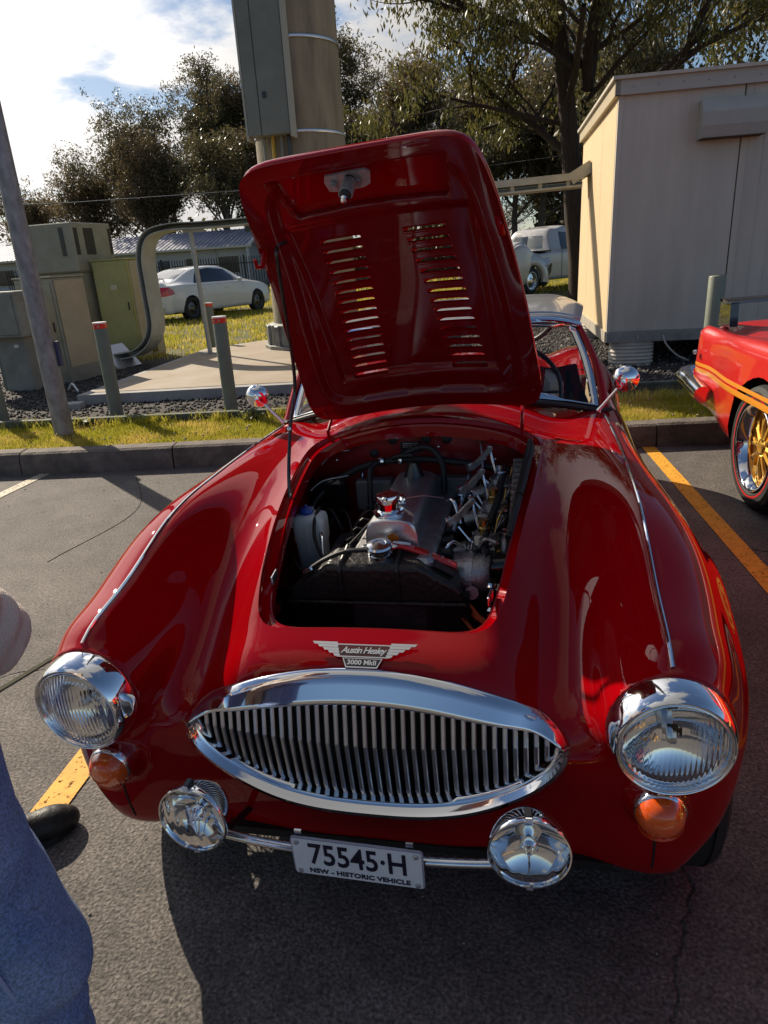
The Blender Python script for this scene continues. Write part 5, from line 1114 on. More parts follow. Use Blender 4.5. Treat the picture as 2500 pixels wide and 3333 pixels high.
# ================================================================== trees
bark = mat('dark_ironbark', (.022, .015, .012), .95, col2=(.055, .035, .026), nscale=6, stretch=(3, 3, .5), bump=1.5, bscale=22)
bark2 = mat('pale_gum_bark', (.16, .13, .11), .9, noise=.3, nscale=5, bump=.6, bscale=12)
def leafmat(name, a, b, sc, tl=.45):
    m = bpy.data.materials.new(name); m.use_nodes = True; nt = m.node_tree; N = nt.nodes; L = nt.links; B = N['Principled BSDF']; B.inputs['Roughness'].default_value = .42; B.inputs['Specular IOR Level'].default_value = .4
    t = N.new('ShaderNodeTexCoord'); n = N.new('ShaderNodeTexNoise'); n.inputs['Scale'].default_value = sc; n.inputs['Detail'].default_value = 4; L.new(t.outputs['Object'], n.inputs[0])
    r = N.new('ShaderNodeMapRange'); r.inputs[1].default_value = .35; r.inputs[2].default_value = .65; L.new(n.outputs[0], r.inputs[0]); mx_ = N.new('ShaderNodeMix'); mx_.data_type = 'RGBA'; mx_.inputs[6].default_value = (*a, 1); mx_.inputs[7].default_value = (*b, 1); L.new(r.outputs[0], mx_.inputs[0]); L.new(mx_.outputs[2], B.inputs['Base Color'])
    tr = N.new('ShaderNodeBsdfTranslucent'); L.new(mx_.outputs[2], tr.inputs[0]); ms = N.new('ShaderNodeMixShader'); ms.inputs[0].default_value = tl; L.new(B.outputs[0], ms.inputs[1]); L.new(tr.outputs[0], ms.inputs[2]); L.new(ms.outputs[0], N['Material Output'].inputs[0]); return m
lf_near = leafmat('gum_leaf', (.075, .082, .024), (.15, .125, .035), 1.2); lf_far = leafmat('far_gum_leaf', (.085, .082, .040), (.15, .125, .060), .35, .4); lf_br = leafmat('bronze_gum_leaf', (.115, .095, .048), (.20, .145, .075), .5, .4)
def tree(name, label, base, h, crown_r, seed, lm_, bk, nleaf, leaf, trunk_r, clump=.9, first=.35, spread=.75, lean=0., group=None, droop=.6, up=1., levels=3, extra=None):
    rr = random.Random(seed); rn = np.random.default_rng(seed); t = thing(name, label, 'tree', base, 0, group); tips = []
    br = MB()
    def limb(p, d, l, r, lev):
        pts = [p]; dd = d.copy(); n = 5 if lev else 9
        for i in range(n):
            dd = (dd+Vector((rr.gauss(0, .16), rr.gauss(0, .16), rr.gauss(0, .10)+(.06*up if lev else .02)))*(1 if lev else .25)).normalized(); pts.append(pts[-1]+dd*l/n)
        r1 = r*(.55 if lev < levels else .25); br.tube(pts, [r+(r1-r)*i/n for i in range(n+1)], 8 if lev < 2 else 5, caps=False)
        if lev >= levels: tips.append((pts[-1], l)); tips.append((pts[-3], l)); return
        if lev >= 1: tips.append((pts[-1], l*.8))
        k = rr.randint(3, 5) if lev else 9
        for j in range(k):
            f = (first+(1-first)*(j+.5*rr.random())/k) if lev == 0 else rr.uniform(.35, 1.); i = min(n-1, int(f*n)); q = pts[i].lerp(pts[i+1], f*n-i) if f*n-i <= 1 else pts[-1]
            a = rr.uniform(0, 2*PI) if lev else j*2.4+rr.uniform(-.5, .5); tilt = rr.uniform(.45, .95)*spread
            side = Vector((math.cos(a), math.sin(a), 0)); nd_ = (dd*math.cos(tilt)+side*math.sin(tilt)).normalized()
            ll = (crown_r*rr.uniform(.7, 1.1)*(1.15-.55*f) if lev == 0 else l*rr.uniform(.45, .7)); limb(q, nd_, ll, r*(.42 if lev == 0 else .6)*(1.1-.4*f), lev+1)
    limb(Vector((0, 0, 0)), Vector((lean, 0, 1)).normalized(), h*.92, trunk_r, 0)
    if extra:
        for (p, d, l, r) in extra: limb(Vector(p), Vector(d).normalized(), l, r, 1)
    br.build('trunk', bk, t, smooth=True, angle=80)
    T = np.array([tuple(p) for p, _ in tips]); k = rn.integers(0, len(T), nleaf); sub = rn.normal(0, 1, (len(T)*5, 3))*clump*np.array([1, 1, .7]); kk = rn.integers(0, 5, nleaf)
    P = T[k]+sub[k*5+kk]+rn.normal(0, 1, (nleaf, 3))*clump*.33; P = P[P[:, 2] > h*.10]; n = len(P)
    # long hanging leaves: a thin rhombus pointing mostly down
    d = rn.normal(0, 1, (n, 3))*np.array([.6, .6, .5]); d[:, 2] -= droop*1.6; d /= np.linalg.norm(d, axis=1)[:, None]; s = rn.normal(0, 1, (n, 3)); s -= (s*d).sum(1)[:, None]*d; s /= np.linalg.norm(s, axis=1)[:, None]
    L_ = leaf*rn.uniform(.6, 1.3, (n, 1)); V = np.stack([P-d*L_*.5, P+s*L_*.17, P+d*L_*.5, P-s*L_*.17], 1).reshape(-1, 3); i = np.arange(n)*4; F_ = np.stack([i, i+1, i+2, i+3], 1)
    mesh_obj('crown', V, F_, lm_, t); return t
tree('gum_tree', 'tall ironbark gum with dark trunk and hanging sunlit leaves beside the shelter', (1.27, 16.4, .12), 9.5, 3.5, 5, lf_near, bark, 40000, .125, .235, clump=.27, first=.28, spread=1.0, lean=.004, droop=.9, up=.5, extra=[((.0, 0, 3.6), (-1, -.1, .40), 3.4, .055), ((0, 0, 3.0), (-.8, .2, .55), 2.8, .05), ((0, 0, 4.2), (.9, -.2, .8), 2.2, .06), ((0, 0, 4.4), (.25, .1, 1), 4.5, .14), ((0, 0, 4.4), (-.35, -.1, 1), 4.0, .12), ((0, 0, 4.8), (-1, -.4, .5), 3.3, .08)])
far = 'gum trees behind the white house'
spec = [((-34.5, 62), 11.0, 5.8, lf_far, 'broad dark gum crown furthest left against the sky'), ((-27.5, 62), 13.8, 6.2, lf_far, 'tall rounded gum with open branches above the tallest cabinet'), ((-21.5, 63), 14.8, 6.0, lf_br, 'bronze tinted gum above the cable tray post'), ((-16.5, 60), 14.8, 5.6, lf_far, 'dark rounded gum just left of the tower'),
        ((-40.5, 60), 7.6, 3.4, lf_br, 'small gum beyond the light pole'), ((-46.5, 60), 6.4, 4.0, lf_br, 'low bronze gum at the left edge behind the pole'), ((-11.5, 64), 14.0, 5.5, lf_br, 'gum partly hidden by the tower'),
        ((-7.0, 60), 12.6, 5.0, lf_br, 'gum with thin top right of the tower'), ((-1.5, 58), 11.0, 5.0, lf_far, 'dark gum behind the bonnet right corner'), ((3.5, 52), 9.5, 4.4, lf_far, 'dark gum directly behind the pickup'), ((-31, 56), 7.6, 4.4, lf_br, 'lower gum filling in below the tall left crown'), ((-24.5, 55), 8.6, 4.8, lf_far, 'lower dark gum above the house roof'), ((-18.5, 54), 9.0, 4.8, lf_br, 'low bronze gum above the house gable'), ((-12.5, 54), 8.5, 4.6, lf_far, 'low dark gum right of the house gable behind the bonnet')]
spec += [((-37.0, 66), 9.5, 5.0, lf_far, 'dark gum closing the gap right of the light pole'), ((-24.8, 68), 12.5, 5.6, lf_far, 'dark gum standing behind the two tallest left crowns'), ((.8, 67), 8.5, 5.0, lf_far, 'low dark gum filling the view under the cable bridge'), ((5.5, 66), 9.5, 5.0, lf_br, 'low bronze gum beyond the pickup cab'), ((-4.5, 67), 8.5, 5.0, lf_far, 'low dark gum beyond the right edge of the bonnet'), ((.4, 56), 10.5, 5.0, lf_br, 'bronze gum above the cable bridge left of the near trunk'), ((-3.5, 50), 9.5, 4.6, lf_far, 'dark gum just right of the bonnet edge'), ((2.2, 60), 12.0, 5.2, lf_far, 'taller dark gum behind the near trunk')]
for i, ((x, y), h, cr_, lm_, lab) in enumerate(spec):
    tree('gum_tree', lab, (x, y, .3), h, cr_, 20+i, lm_, bark2, 34000 if h > 10 else 20000, .27, .26, clump=.66, first=.30 if h > 9.6 or y < 65 else .10, spread=.95, group=far, droop=.2, up=.9)
tree('gum_tree', 'big leafy gum whose crown shows above the shelter roof at right', (10.4, 34, .3), 11.5, 4.8, 77, lf_near, bark2, 24000, .30, .28, clump=.6, spread=.9, droop=.5)
tree('gum_tree', 'gum standing in gap right of the near trunk above the shelter', (5.6, 44, .3), 10.0, 4.6, 78, lf_far, bark2, 16000, .36, .28, clump=.7, spread=.9)
# low dark scrub closing the foot of the far tree line
r3 = np.random.default_rng(8); n = 60000; x = r3.uniform(-60, 26, n); y = r3.uniform(58, 74, n); z = .2+np.abs(r3.normal(0, 1, n))*(1.3+.9*np.sin(x*.5)+.6*np.sin(x*1.3)); P = np.stack([x, y, z], 1); d = r3.normal(0, 1, (n, 3)); d /= np.linalg.norm(d, axis=1)[:, None]; s = r3.normal(0, 1, (n, 3)); s -= (s*d).sum(1)[:, None]*d; s /= np.linalg.norm(s, axis=1)[:, None]
V = np.stack([P-d*.3, P+s*.2, P+d*.3, P-s*.2], 1).reshape(-1, 3); i = np.arange(n)*4; tag(mesh_obj('scrub', V, np.stack([i, i+1, i+2, i+3], 1), lf_far), kind='stuff')
# ================================================================== other vehicles (lofted bodies)
def loft(stations, ny=70):
    """stations: (y, bottom, sill half width, belt z, belt half width, top half width, top z); returns mesh arrays, x>0 is the right side"""
    S = [Spline([(s[0], s[k]) for s in stations]) for k in range(1, 7)]
    lin = [lambda t, k=k: np.interp(t, [s[0] for s in stations], [s[k] for s in stations]) for k in range(1, 7)]
    ys_ = np.linspace(stations[0][0], stations[-1][0], ny); R = []
    for y in ys_:
        zb, ws, zbelt, wb_, wt, zt = [float(.5*a(y)+.5*b(y)) for a, b in zip(S, lin)]
        half = [(0, zb), (ws*.85, zb), (ws*.985, zb+.03), (ws, zb+.10), (max(ws, wb_)*1.012, (zb+zbelt)*.52), (wb_*1.006, zbelt-.07), (wb_, zbelt-.02), (wb_*.975, zbelt+.004), (wb_*.95+.0*wt, zbelt+.015)]
        a = half[-1]
        for t in (.2, .45, .7, .88): half.append((a[0]+(wt-a[0])*t**.9, a[1]+(zt-.045-a[1])*t))
        half += [(wt, zt-.04), (wt*.93, zt-.015), (wt*.75, zt-.003), (wt*.4, zt+.006), (0, zt+.01)]
        R.append([(x, y, z) for x, z in half]+[(-x, y, z) for x, z in half[::-1]])
    R = np.array(R); n, m = R.shape[:2]; V = R.reshape(-1, 3); I = (np.arange(n-1)[:, None]*m+np.arange(m-1)[None]).ravel(); Q = np.stack([I, I+m, I+m+1, I+1], 1)
    T = tris(Q); caps = []
    for row, fl in ((0, 1), (n-1, 0)):
        c = len(V); V = np.concatenate([V, R[row].mean(0)[None]]); k = np.arange(m-1)+row*m; f = np.stack([np.full(m-1, c), k, k+1], 1); caps.append(f if fl else f[:, ::-1])
    return V, np.concatenate([T]+caps)
def vnorm(V, T):
    n = np.zeros_like(V); fn = np.cross(V[T[:, 1]]-V[T[:, 0]], V[T[:, 2]]-V[T[:, 0]])
    for k in range(3): np.add.at(n, T[:, k], fn)
    return n/np.maximum(np.linalg.norm(n, axis=1), 1e-9)[:, None]
def patch(V, T, name, m, parent, poly, axes=(1, 2), sel=None, off=.004):
    """a panel cut out of the body surface and set slightly proud"""
    Vn = V+vnorm(V, T)*off; W_, U = Vn, T
    for (a, b), (c, d) in zip(poly, poly[1:]+poly[:1]):
        if len(U): W_, U = clip(W_, U, ((c-a)*(W_[:, axes[1]]-b)-(d-b)*(W_[:, axes[0]]-a))/math.hypot(c-a, d-b))
    if sel is not None and len(W_): W_, U = clip(W_, U, sel(W_))
    if len(U): return mesh_obj(name, W_, U, m, parent, smooth=True)
def arches(V, T, ax_, r, zc):
    for yc in ax_:
        V, T = clip(V, T, np.where(np.abs(V[:, 0]) > .45, np.hypot(V[:, 1]-yc, V[:, 2]-zc)-r, 1.))
    return V, T
def simple_wheel(parent, c, r, w, side, hubm, rimr=.62, spokes=0):
    Wn = tyre_wheel(parent, c, r, w, r*rimr, side); MB().lathe([(r*rimr, w*.38), (r*rimr*.93, w*.36), (r*rimr*.88, w*.2), (r*rimr*.5, w*.26), (.06, w*.30), (.05, w*.36), (0, w*.37)], (0, 0, 0), (side, 0, 0), 36).build('hubcap' if not spokes else 'rim', hubm, Wn, smooth=True, angle=40)
    return Wn
white = mat('white_car_paint', (.74, .75, .76), .3, coat=1, coatr=.02); tint = mat('tinted_glass', (.012, .012, .014), .03, spec=.7, coat=.6); redl = mat('red_tail_lamp', (.55, .01, .02), .1, coat=1)
# --- white sedan on the lawn
SD = thing('parked_sedan', 'white modern sedan with tinted windows parked on the lawn seen from its rear right', 'car', (-9.28, 18.62, .13), math.radians(-16.6))
st = [(-2.36, .42, .55, .70, .60, .55, .82), (-2.28, .24, .80, .86, .80, .66, .99), (-2.05, .22, .86, .92, .84, .66, 1.03), (-1.70, .20, .88, .93, .86, .64, 1.06), (-1.35, .20, .89, .93, .87, .60, 1.20), (-.95, .20, .89, .93, .88, .57, 1.33), (-.4, .20, .89, .93, .88, .57, 1.385), (.15, .20, .89, .925, .88, .57, 1.37), (.60, .20, .89, .92, .87, .58, 1.24), (1.0, .20, .89, .90, .86, .66, 1.03), (1.35, .20, .88, .86, .84, .70, .935), (1.9, .21, .85, .78, .80, .66, .86), (2.2, .25, .74, .68, .70, .55, .74), (2.33, .38, .50, .58, .50, .40, .62)]
V, T = loft(st); V0, T0 = V.copy(), T.copy(); V, T = arches(V, T, (-1.42, 1.42), .345, .31); mesh_obj('body', V, T, white, SD, smooth=True)
patch(V0, T0, 'side_window', tint, SD, [(-1.20, .955), (.72, .945), (.30, 1.27), (-.35, 1.325), (-.85, 1.28)], sel=lambda v: v[:, 0])
patch(V0, T0, 'side_window', tint, SD, [(-1.20, .955), (.72, .945), (.30, 1.27), (-.35, 1.325), (-.85, 1.28)], sel=lambda v: -v[:, 0])
patch(V0, T0, 'rear_window', tint, SD, [(-.52, -1.62), (.52, -1.62), (.46, -1.02), (-.46, -1.02)], axes=(0, 1), sel=lambda v: v[:, 2]-1.02)
patch(V0, T0, 'windscreen', tint, SD, [(-.60, .98), (-.48, .42), (.48, .42), (.60, .98)][::-1], axes=(0, 1), sel=lambda v: v[:, 2]-1.0)
for sx in (1, -1):
    patch(V0, T0, 'tail_lamp', redl, SD, [(-2.40, .66), (-1.98, .72), (-2.02, .82), (-2.20, .90), (-2.40, .90)], sel=lambda v: sx*v[:, 0]-.5, off=.006)
    MB().tube([(sx*.888, -.26, .26), (sx*.893, -.28, .60), (sx*.875, -.30, .93)], .004, 4).build('door_gap', tint, SD); MB().tube([(sx*.886, .72, .26), (sx*.893, .78, .60), (sx*.868, .76, .92)], .004, 4).build('door_gap', tint, SD)
    MB().tube([(sx*.875, -1.25, .55), (sx*.897, -.3, .60), (sx*.89, .9, .585)], .008, 4).build('side_moulding', white, SD)
    for y in (-.95, .05): MB().box((sx*.895, y, .78), (.02, .16, .025), bev=.006).build('door_handle', white, SD)
    MB().box((sx*.93, .62, .97), (.16, .10, .11), bev=.03).build('door_mirror', white, SD)
    for y in (-1.42, 1.42): simple_wheel(SD, (sx*.80, y, .305), .315, .20, sx, mat('dark_alloy_wheel', (.12, .12, .13), .3, .9))
MB().box((0, -2.33, .42), (1.5, .10, .16), bev=.04).build('rear_bumper', white, SD); MB().box((0, -2.33, .78), (.50, .02, .12)).build('number_plate', white_pl, SD)
q = MB(); q.tube([(-.72, -2.16, 1.03), (-.70, -2.20, 1.11), (0, -2.24, 1.13), (.70, -2.20, 1.11), (.72, -2.16, 1.03)], .018, 6); q.build('boot_spoiler', white, SD, smooth=True)
MB().box((0, 0, .22), (1.5, 4.0, .04)).build('underbody', dark, SD)
for yy in (-1.42, 1.42): MB().box((0, yy, .45), (1.3, .72, .42)).build('wheel_well', dark, SD)
# --- pale pickup behind the near trunk
PU = thing('parked_pickup', 'pale silver vintage pickup with rounded cab parked behind the dark trunk', 'pickup', (.25, 19.55, .32), math.radians(-35))
silver = mat('pale_silver_paint', (.50, .48, .47), .35, .2, coat=.8)
st = [(-2.35, .45, .70, .86, .72, .70, .88), (-2.30, .38, .80, .98, .80, .76, 1.00), (-1.2, .32, .83, 1.0, .83, .78, 1.02), (-.42, .30, .84, 1.0, .84, .78, 1.03), (-.34, .30, .84, 1.0, .84, .62, 1.40), (-.10, .30, .84, 1.0, .84, .58, 1.60), (.4, .30, .84, 1.0, .84, .58, 1.66), (.75, .30, .84, 1.0, .83, .58, 1.60), (1.05, .30, .84, 1.0, .80, .60, 1.20), (1.3, .32, .82, .98, .74, .50, 1.06), (2.0, .36, .76, .92, .66, .38, 1.00), (2.45, .45, .60, .82, .50, .25, .90)]
V, T = loft(st, 90); V0, T0 = V.copy(), T.copy(); V, T = arches(V, T, (-1.35, 1.42), .37, .34); mesh_obj('body', V, T, silver, PU, smooth=True)
for sx in (1, -1):
    patch(V0, T0, 'door_window', tint, PU, [(.05, 1.06), (.80, 1.06), (.72, 1.46), (.12, 1.50)], sel=lambda v: sx*v[:, 0])
    q = MB(); R = []
    for a in np.linspace(-.15, PI+.25, 20):   # bulging rear wing round the arch
        ca_, sa_ = math.cos(a), math.sin(a); row = []
        for rr_, xo in ((.365, .845), (.375, .90), (.42, .925), (.50, .915), (.60, .885), (.68, .835)): row.append((sx*xo, -1.35-ca_*rr_*1.15*(-1), .34+sa_*rr_*.98))
        R.append(row)
    q.quadgrid(np.array(R)); q.build('rear_wing', silver, PU, smooth=True)
    MB().prism([(-.78, .42), (-.66, .36), (-.52, .50), (-.46, .72), (-.54, .72), (-.62, .56)], .012, Matrix(((0, 0, sx, sx*.852), (1, 0, 0, 0), (0, 1, 0, 0), (0, 0, 0, 1)))).build('stone_guard', blk, PU)
    MB().tube([(sx*.852, .0, .36), (sx*.856, .0, 1.0), (sx*.80, .04, 1.30)], .006, 4).build('door_gap', tint, PU); MB().tube([(sx*.852, .92, .36), (sx*.85, .92, 1.0)], .006, 4).build('door_gap', tint, PU)
    for y in (-1.35, 1.42):
        Wn = simple_wheel(PU, (sx*.78, y, .335), .335, .17, sx, chrome_worn, .60); MB().lathe([(.235, .083), (.205, .083)], (0, 0, 0), (sx, 0, 0), 40).build('white_wall', refl_w, Wn)
patch(V0, T0, 'rear_window', mat('pale_reflecting_glass', (.25, .27, .26), .05, .3, coat=1), PU, [(-.50, 1.10), (.50, 1.10), (.44, 1.42), (-.44, 1.42)], axes=(0, 2), sel=lambda v: -v[:, 1]-.05)
MB().box((0, -1.36, 1.035), (1.62, 1.86, .03), bev=.012).build('tonneau_cover', rub, PU); MB().box((0, 0, .32), (1.4, 4.2, .04)).build('underbody', dark, PU)
# --- bright red muscle car in the next bay
MC = thing('muscle_car', 'bright red classic coupe with gold side stripes and gold wheels cut by the right edge', 'car', (2.50, 1.63, 0), math.radians(184.9))
bred = mat('bright_red_body', (.62, .006, .004), .35, coat=1, coatr=.015); gold_s = mat('gold_stripe', (.72, .26, .01), .4, coat=.8); gold = mat('gold_alloy', (.90, .52, .09), .30, .75)
st = [(-2.72, 0.46, 0.7, 0.74, 0.7, 0.62, 0.76), (-2.66, 0.38, 0.84, 0.82, 0.84, 0.74, 0.855), (-2.45, 0.33, 0.9, 0.845, 0.89, 0.74, 0.875), (-1.9, 0.28, 0.925, 0.85, 0.9, 0.7, 0.89), (-1.45, 0.24, 0.93, 0.855, 0.9, 0.64, 0.94), (-0.95, 0.22, 0.93, 0.855, 0.9, 0.6, 1.12), (-0.45, 0.22, 0.93, 0.85, 0.9, 0.6, 1.24), (0.1, 0.22, 0.93, 0.85, 0.9, 0.6, 1.26), (0.45, 0.22, 0.93, 0.845, 0.9, 0.62, 1.2), (0.85, 0.22, 0.93, 0.84, 0.9, 0.68, 0.92), (1.2, 0.23, 0.93, 0.83, 0.89, 0.72, 0.875), (2.0, 0.26, 0.92, 0.79, 0.87, 0.7, 0.83), (2.3, 0.34, 0.84, 0.72, 0.8, 0.62, 0.76), (2.4, 0.42, 0.7, 0.7, 0.7, 0.5, 0.7)]
V, T = loft(st, 90); V0, T0 = V.copy(), T.copy(); V, T = arches(V, T, (-1.40, 1.42), .375, .335); mesh_obj('body', V, T, bred, MC, smooth=True)
for sx in (1, -1):
    patch(V0, T0, 'side_window', tint, MC, [(-1.0, .885), (.62, .885), (.30, 1.17), (-.55, 1.18)], sel=lambda v: sx*v[:, 0])
    for za, zb_ in ((.612, .634), (.568, .600)): patch(V0, T0, 'gold_side_stripe', gold_s, MC, [(-2.64, za), (2.3, za-.02), (2.3, zb_-.02), (-2.64, zb_)], sel=lambda v: sx*v[:, 0], off=.0015)
    MB().tube([(sx*.945, -.62, .26), (sx*.948, -.62, .62), (sx*.915, -.64, .95)], .004, 4).build('door_gap', dark, MC)
    for y in (-1.40, 1.42):
        r_, w_ = .335, .235; Wn = tyre_wheel(MC, (sx*.81, y, r_), r_, w_, .235, sx); h = w_/2
        MB().lathe([(.262, h*.985), (.268, h*1.0), (.274, h*.985)], (0, 0, 0), (sx, 0, 0), 64).build('red_line', mat('red_line_rubber', (.5, .01, .01), .5), Wn, smooth=True)
        MB().lathe([(.240, h*.96), (.236, h*.99), (.228, h*.97), (.222, h*.90), (.205, h*.5), (.198, h*.0), (.196, -h*.6), (.23, -h*.9)], (0, 0, 0), (sx, 0, 0), 72).build('chrome_rim', chrome, Wn, smooth=True, angle=50)
        MB().lathe([(.200, .030), (.197, .042), (.182, .040), (.170, .020), (.168, -.01)], (0, 0, 0), (sx, 0, 0), 60).lathe([(.0, .078), (.030, .076), (.036, .066), (.052, .052), (.062, -.01)], (0, 0, 0), (sx, 0, 0), 40).build('gold_centre', gold, Wn, smooth=True, angle=40)
        for k in range(10):
            a = 2*PI*k/10; q = MB(); c_, s_2 = math.cos(a), math.sin(a)
            for e_ in (-.12, .12):
                a2 = a+e_; q.tube([(sx*.055, .045*math.cos(a+e_*.5), .045*math.sin(a+e_*.5)), (sx*.050, .11*c_, .11*s_2), (sx*.036, .192*math.cos(a2), .192*math.sin(a2))], [.015, .014, .012], 6)
            q.build('spoke', gold, Wn, smooth=True)
        MB().lathe([(.12, -.06), (.0, -.06)], (0, 0, 0), (sx, 0, 0), 40).build('brake_disc', alu, Wn)
        for k in range(5): a = 2*PI*k/5+.3; MB().lathe([(0, .03), (.006, .03), (.007, 0)], (sx*.05, .042*math.cos(a), .042*math.sin(a)), (sx, 0, 0), 8).build('wheel_nut', chrome, Wn)
MB().tube(bez([(.955, -2.20, .47), (.945, -2.50, .50), (.90, -2.74, .52), (.5, -2.80, .525), (0, -2.81, .525), (-.5, -2.80, .525), (-.90, -2.74, .52), (-.945, -2.50, .50), (-.955, -2.20, .47)], 50), .055, 12).build('rear_bumper', chrome, MC, smooth=True)
for sx in (1, -1): MB().box((sx*.62, -2.705, .66), (.34, .03, .12), bev=.01).build('tail_lamp', redl, MC); MB().lathe([(0, .02), (.012, .018), (.016, 0)], (sx*.93, -2.50, .70), (sx, 0, 0), 14).build('side_marker', chrome, MC, smooth=True)
R = [[(x, -2.45+dy, 1.03+dz-.02*(x/.8)**2) for dy, dz in ((-.10, .020), (-.04, .026), (.06, .012), (.10, .0), (.06, -.006), (-.06, .006))] for x in np.linspace(-.80, .80, 21)]
q = MB(); q.quadgrid(np.array(R), closed_v=True); q.build('rear_wing', blk, MC, smooth=True)
for sx in (1, -1): MB().prism([(-2.56, .86), (-2.34, .87), (-2.36, 1.02), (-2.54, 1.035)], .05, Matrix(((0, 0, sx, sx*.74), (1, 0, 0, 0), (0, 1, 0, 0), (0, 0, 0, 1)))).build('wing_post', mat('glossy_black', (.01, .01, .012), .05, coat=1), MC)
MB().box((0, 0, .24), (1.6, 4.4, .04)).build('underbody', dark, MC)
for yy in (-1.40, 1.42): MB().box((0, yy, .50), (1.36, .78, .46)).build('wheel_well', dark, MC)
patch(V0, T0, 'windscreen', tint, MC, [(-.66, .86), (-.54, .42), (.54, .42), (.66, .86)][::-1], axes=(0, 1), sel=lambda v: v[:, 2]-.9)
patch(V0, T0, 'rear_window', tint, MC, [(-.56, -1.40), (.56, -1.40), (.50, -.60), (-.50, -.60)], axes=(0, 1), sel=lambda v: v[:, 2]-.94)

# ================================================================== person beside the sports car (mostly outside the frame)
PS = thing('person', 'person in blue jeans, black shoes and beige jacket standing at the left edge', 'person', (-.74, -.05, 0))
PO = np.array((-.74, -.05, 0))
def cap(p, a, b, ra, rb):
    a = np.array(a); b = np.array(b); d = b-a; t = np.clip(((p-a)@d)/(d@d), 0, 1); return np.linalg.norm(p-a-t[..., None]*d, axis=-1)-(ra+(rb-ra)*t)
def sdf_mesh(name, prims, lo, hi, h, m, parent, k=.05, fold=None):
    def F(x, y, z):
        p = np.stack([x, y, z], -1); f = None
        for c in prims: v = cap(p, *c); f = v if f is None else smin(f, v, k)
        return f+(fold(x, y, z) if fold else 0)
    P, Q = surface_nets(F, lo, hi, h); P = project(F, P, 2); N = grad(F, P); N /= np.maximum(np.linalg.norm(N, axis=1), 1e-9)[:, None]
    return mesh_obj(name, P-PO, tris(Q), m, parent, normals=N)
hipR, kneeR, ankR = (-.455, -.42, .90), (-.385, -.40, .49), (-.362, -.45, .09)
hipL, kneeL, ankL = (-.70, -.30, .90), (-.90, -.04, .49), (-1.045, .135, .09)
denim = mat('blue_denim', (.16, .27, .60), .85, col2=(.38, .50, .76), nscale=6, bump=.8, bscale=420, detail=8)
nt = denim.node_tree; mxn = [q for q in nt.nodes if q.bl_idname == 'ShaderNodeMix'][0]; t = nt.nodes.new('ShaderNodeTexCoord'); wn_ = nt.nodes.new('ShaderNodeTexNoise'); wn_.inputs['Scale'].default_value = 260; wn_.inputs['Detail'].default_value = 3; nt.links.new(t.outputs['Object'], wn_.inputs[0])
mr = nt.nodes.new('ShaderNodeMapRange'); mr.inputs[1].default_value = .3; mr.inputs[2].default_value = .7; mr.inputs[3].default_value = .55; mr.inputs[4].default_value = 1.25; nt.links.new(wn_.outputs[0], mr.inputs[0]); sc_ = nt.nodes.new('ShaderNodeVectorMath'); sc_.operation = 'SCALE'; nt.links.new(mxn.outputs[2], sc_.inputs[0]); nt.links.new(mr.outputs[0], sc_.inputs['Scale']); nt.links.new(sc_.outputs[0], nt.nodes['Principled BSDF'].inputs['Base Color'])
def jf(x, y, z): return .007*np.sin(z*55+x*40+3*np.sin(z*17))*np.exp(-((z-.5)/.16)**2)+.004*np.sin(z*70+y*50)*np.exp(-((z-.14)/.10)**2)+.0045*np.sin(z*23+x*60+y*35)
sdf_mesh('jeans', [(hipR, kneeR, .105, .073), (kneeR, ankR, .070, .072), (hipL, kneeL, .105, .073), (kneeL, ankL, .070, .070), ((-.60, -.35, .94), (-.60, -.35, 1.0), .15, .15)], (-1.19, -.64, .03), (-.20, .33, 1.16), .011, denim, PS, .05, jf)
for hh, kk, aa, r0_ in ((hipR, kneeR, ankR, .106),):
    pts = [Vector(hh).lerp(Vector(kk), t)+Vector((.62, -.78, 0))*(.106-.028*t+.001) for t in np.linspace(.1, 1, 9)]+[Vector(kk).lerp(Vector(aa), t)+Vector((.62, -.78, 0))*(.078-.012*t+.001) for t in np.linspace(.1, .95, 9)]
    MB().tube([p-Vector(PO) for p in pts], .0028, 5).build('side_seam', mat('seam_thread', (.30, .36, .55), .9), PS, smooth=True)
shoe = mat('black_shoe', (.012, .011, .012), .5, noise=.3, nscale=40, bump=.3, bscale=60); sole = mat('shoe_sole', (.018, .017, .018), .7)
def foot(a, toe):
    a = np.array(a); t = np.array(toe); d = (t-a)/np.linalg.norm(t-a); heel = a-d*.055; 
    o = sdf_mesh('shoe', [((heel[0], heel[1], .050), (a[0]+d[0]*.03, a[1]+d[1]*.03, .062), .040, .046), ((a[0], a[1], .06), (t[0]-d[0]*.07, t[1]-d[1]*.07, .036), .046, .040), ((t[0]-d[0]*.08, t[1]-d[1]*.08, .034), (t[0]-d[0]*.04, t[1]-d[1]*.04, .030), .042, .032), ((a[0], a[1], .06), (a[0], a[1], .11), .045, .043)], (min(a[0], t[0])-.14, min(a[1], t[1])-.14, .006), (max(a[0], t[0])+.14, max(a[1], t[1])+.14, .17), .007, shoe, PS, .03)
    n = np.array((-d[1], d[0])); out = [(heel[:2]-d[:2]*.038)+n*0]; pts = []
    for s, w in ((-.092, .0), (-.085, .028), (-.05, .040), (.03, .038), (.10, .047), (.16, .044), (.19, .030), (.205, .0)): pts.append((s*1.0, w))
    poly = [(a[:2]+d[:2]*s*L_+n*w) for s, w in pts for L_ in (1,)]+[(a[:2]+d[:2]*s-n*w) for s, w in pts[::-1][1:-1]]
    k = (np.linalg.norm(t-a))/.205; poly = [a[:2]+(p-a[:2]) for p in poly]
    MB().prism([tuple(p-PO[:2]) for p in poly][::-1], .022, Matrix.Translation((0, 0, .001))).build('shoe_sole', sole, PS)
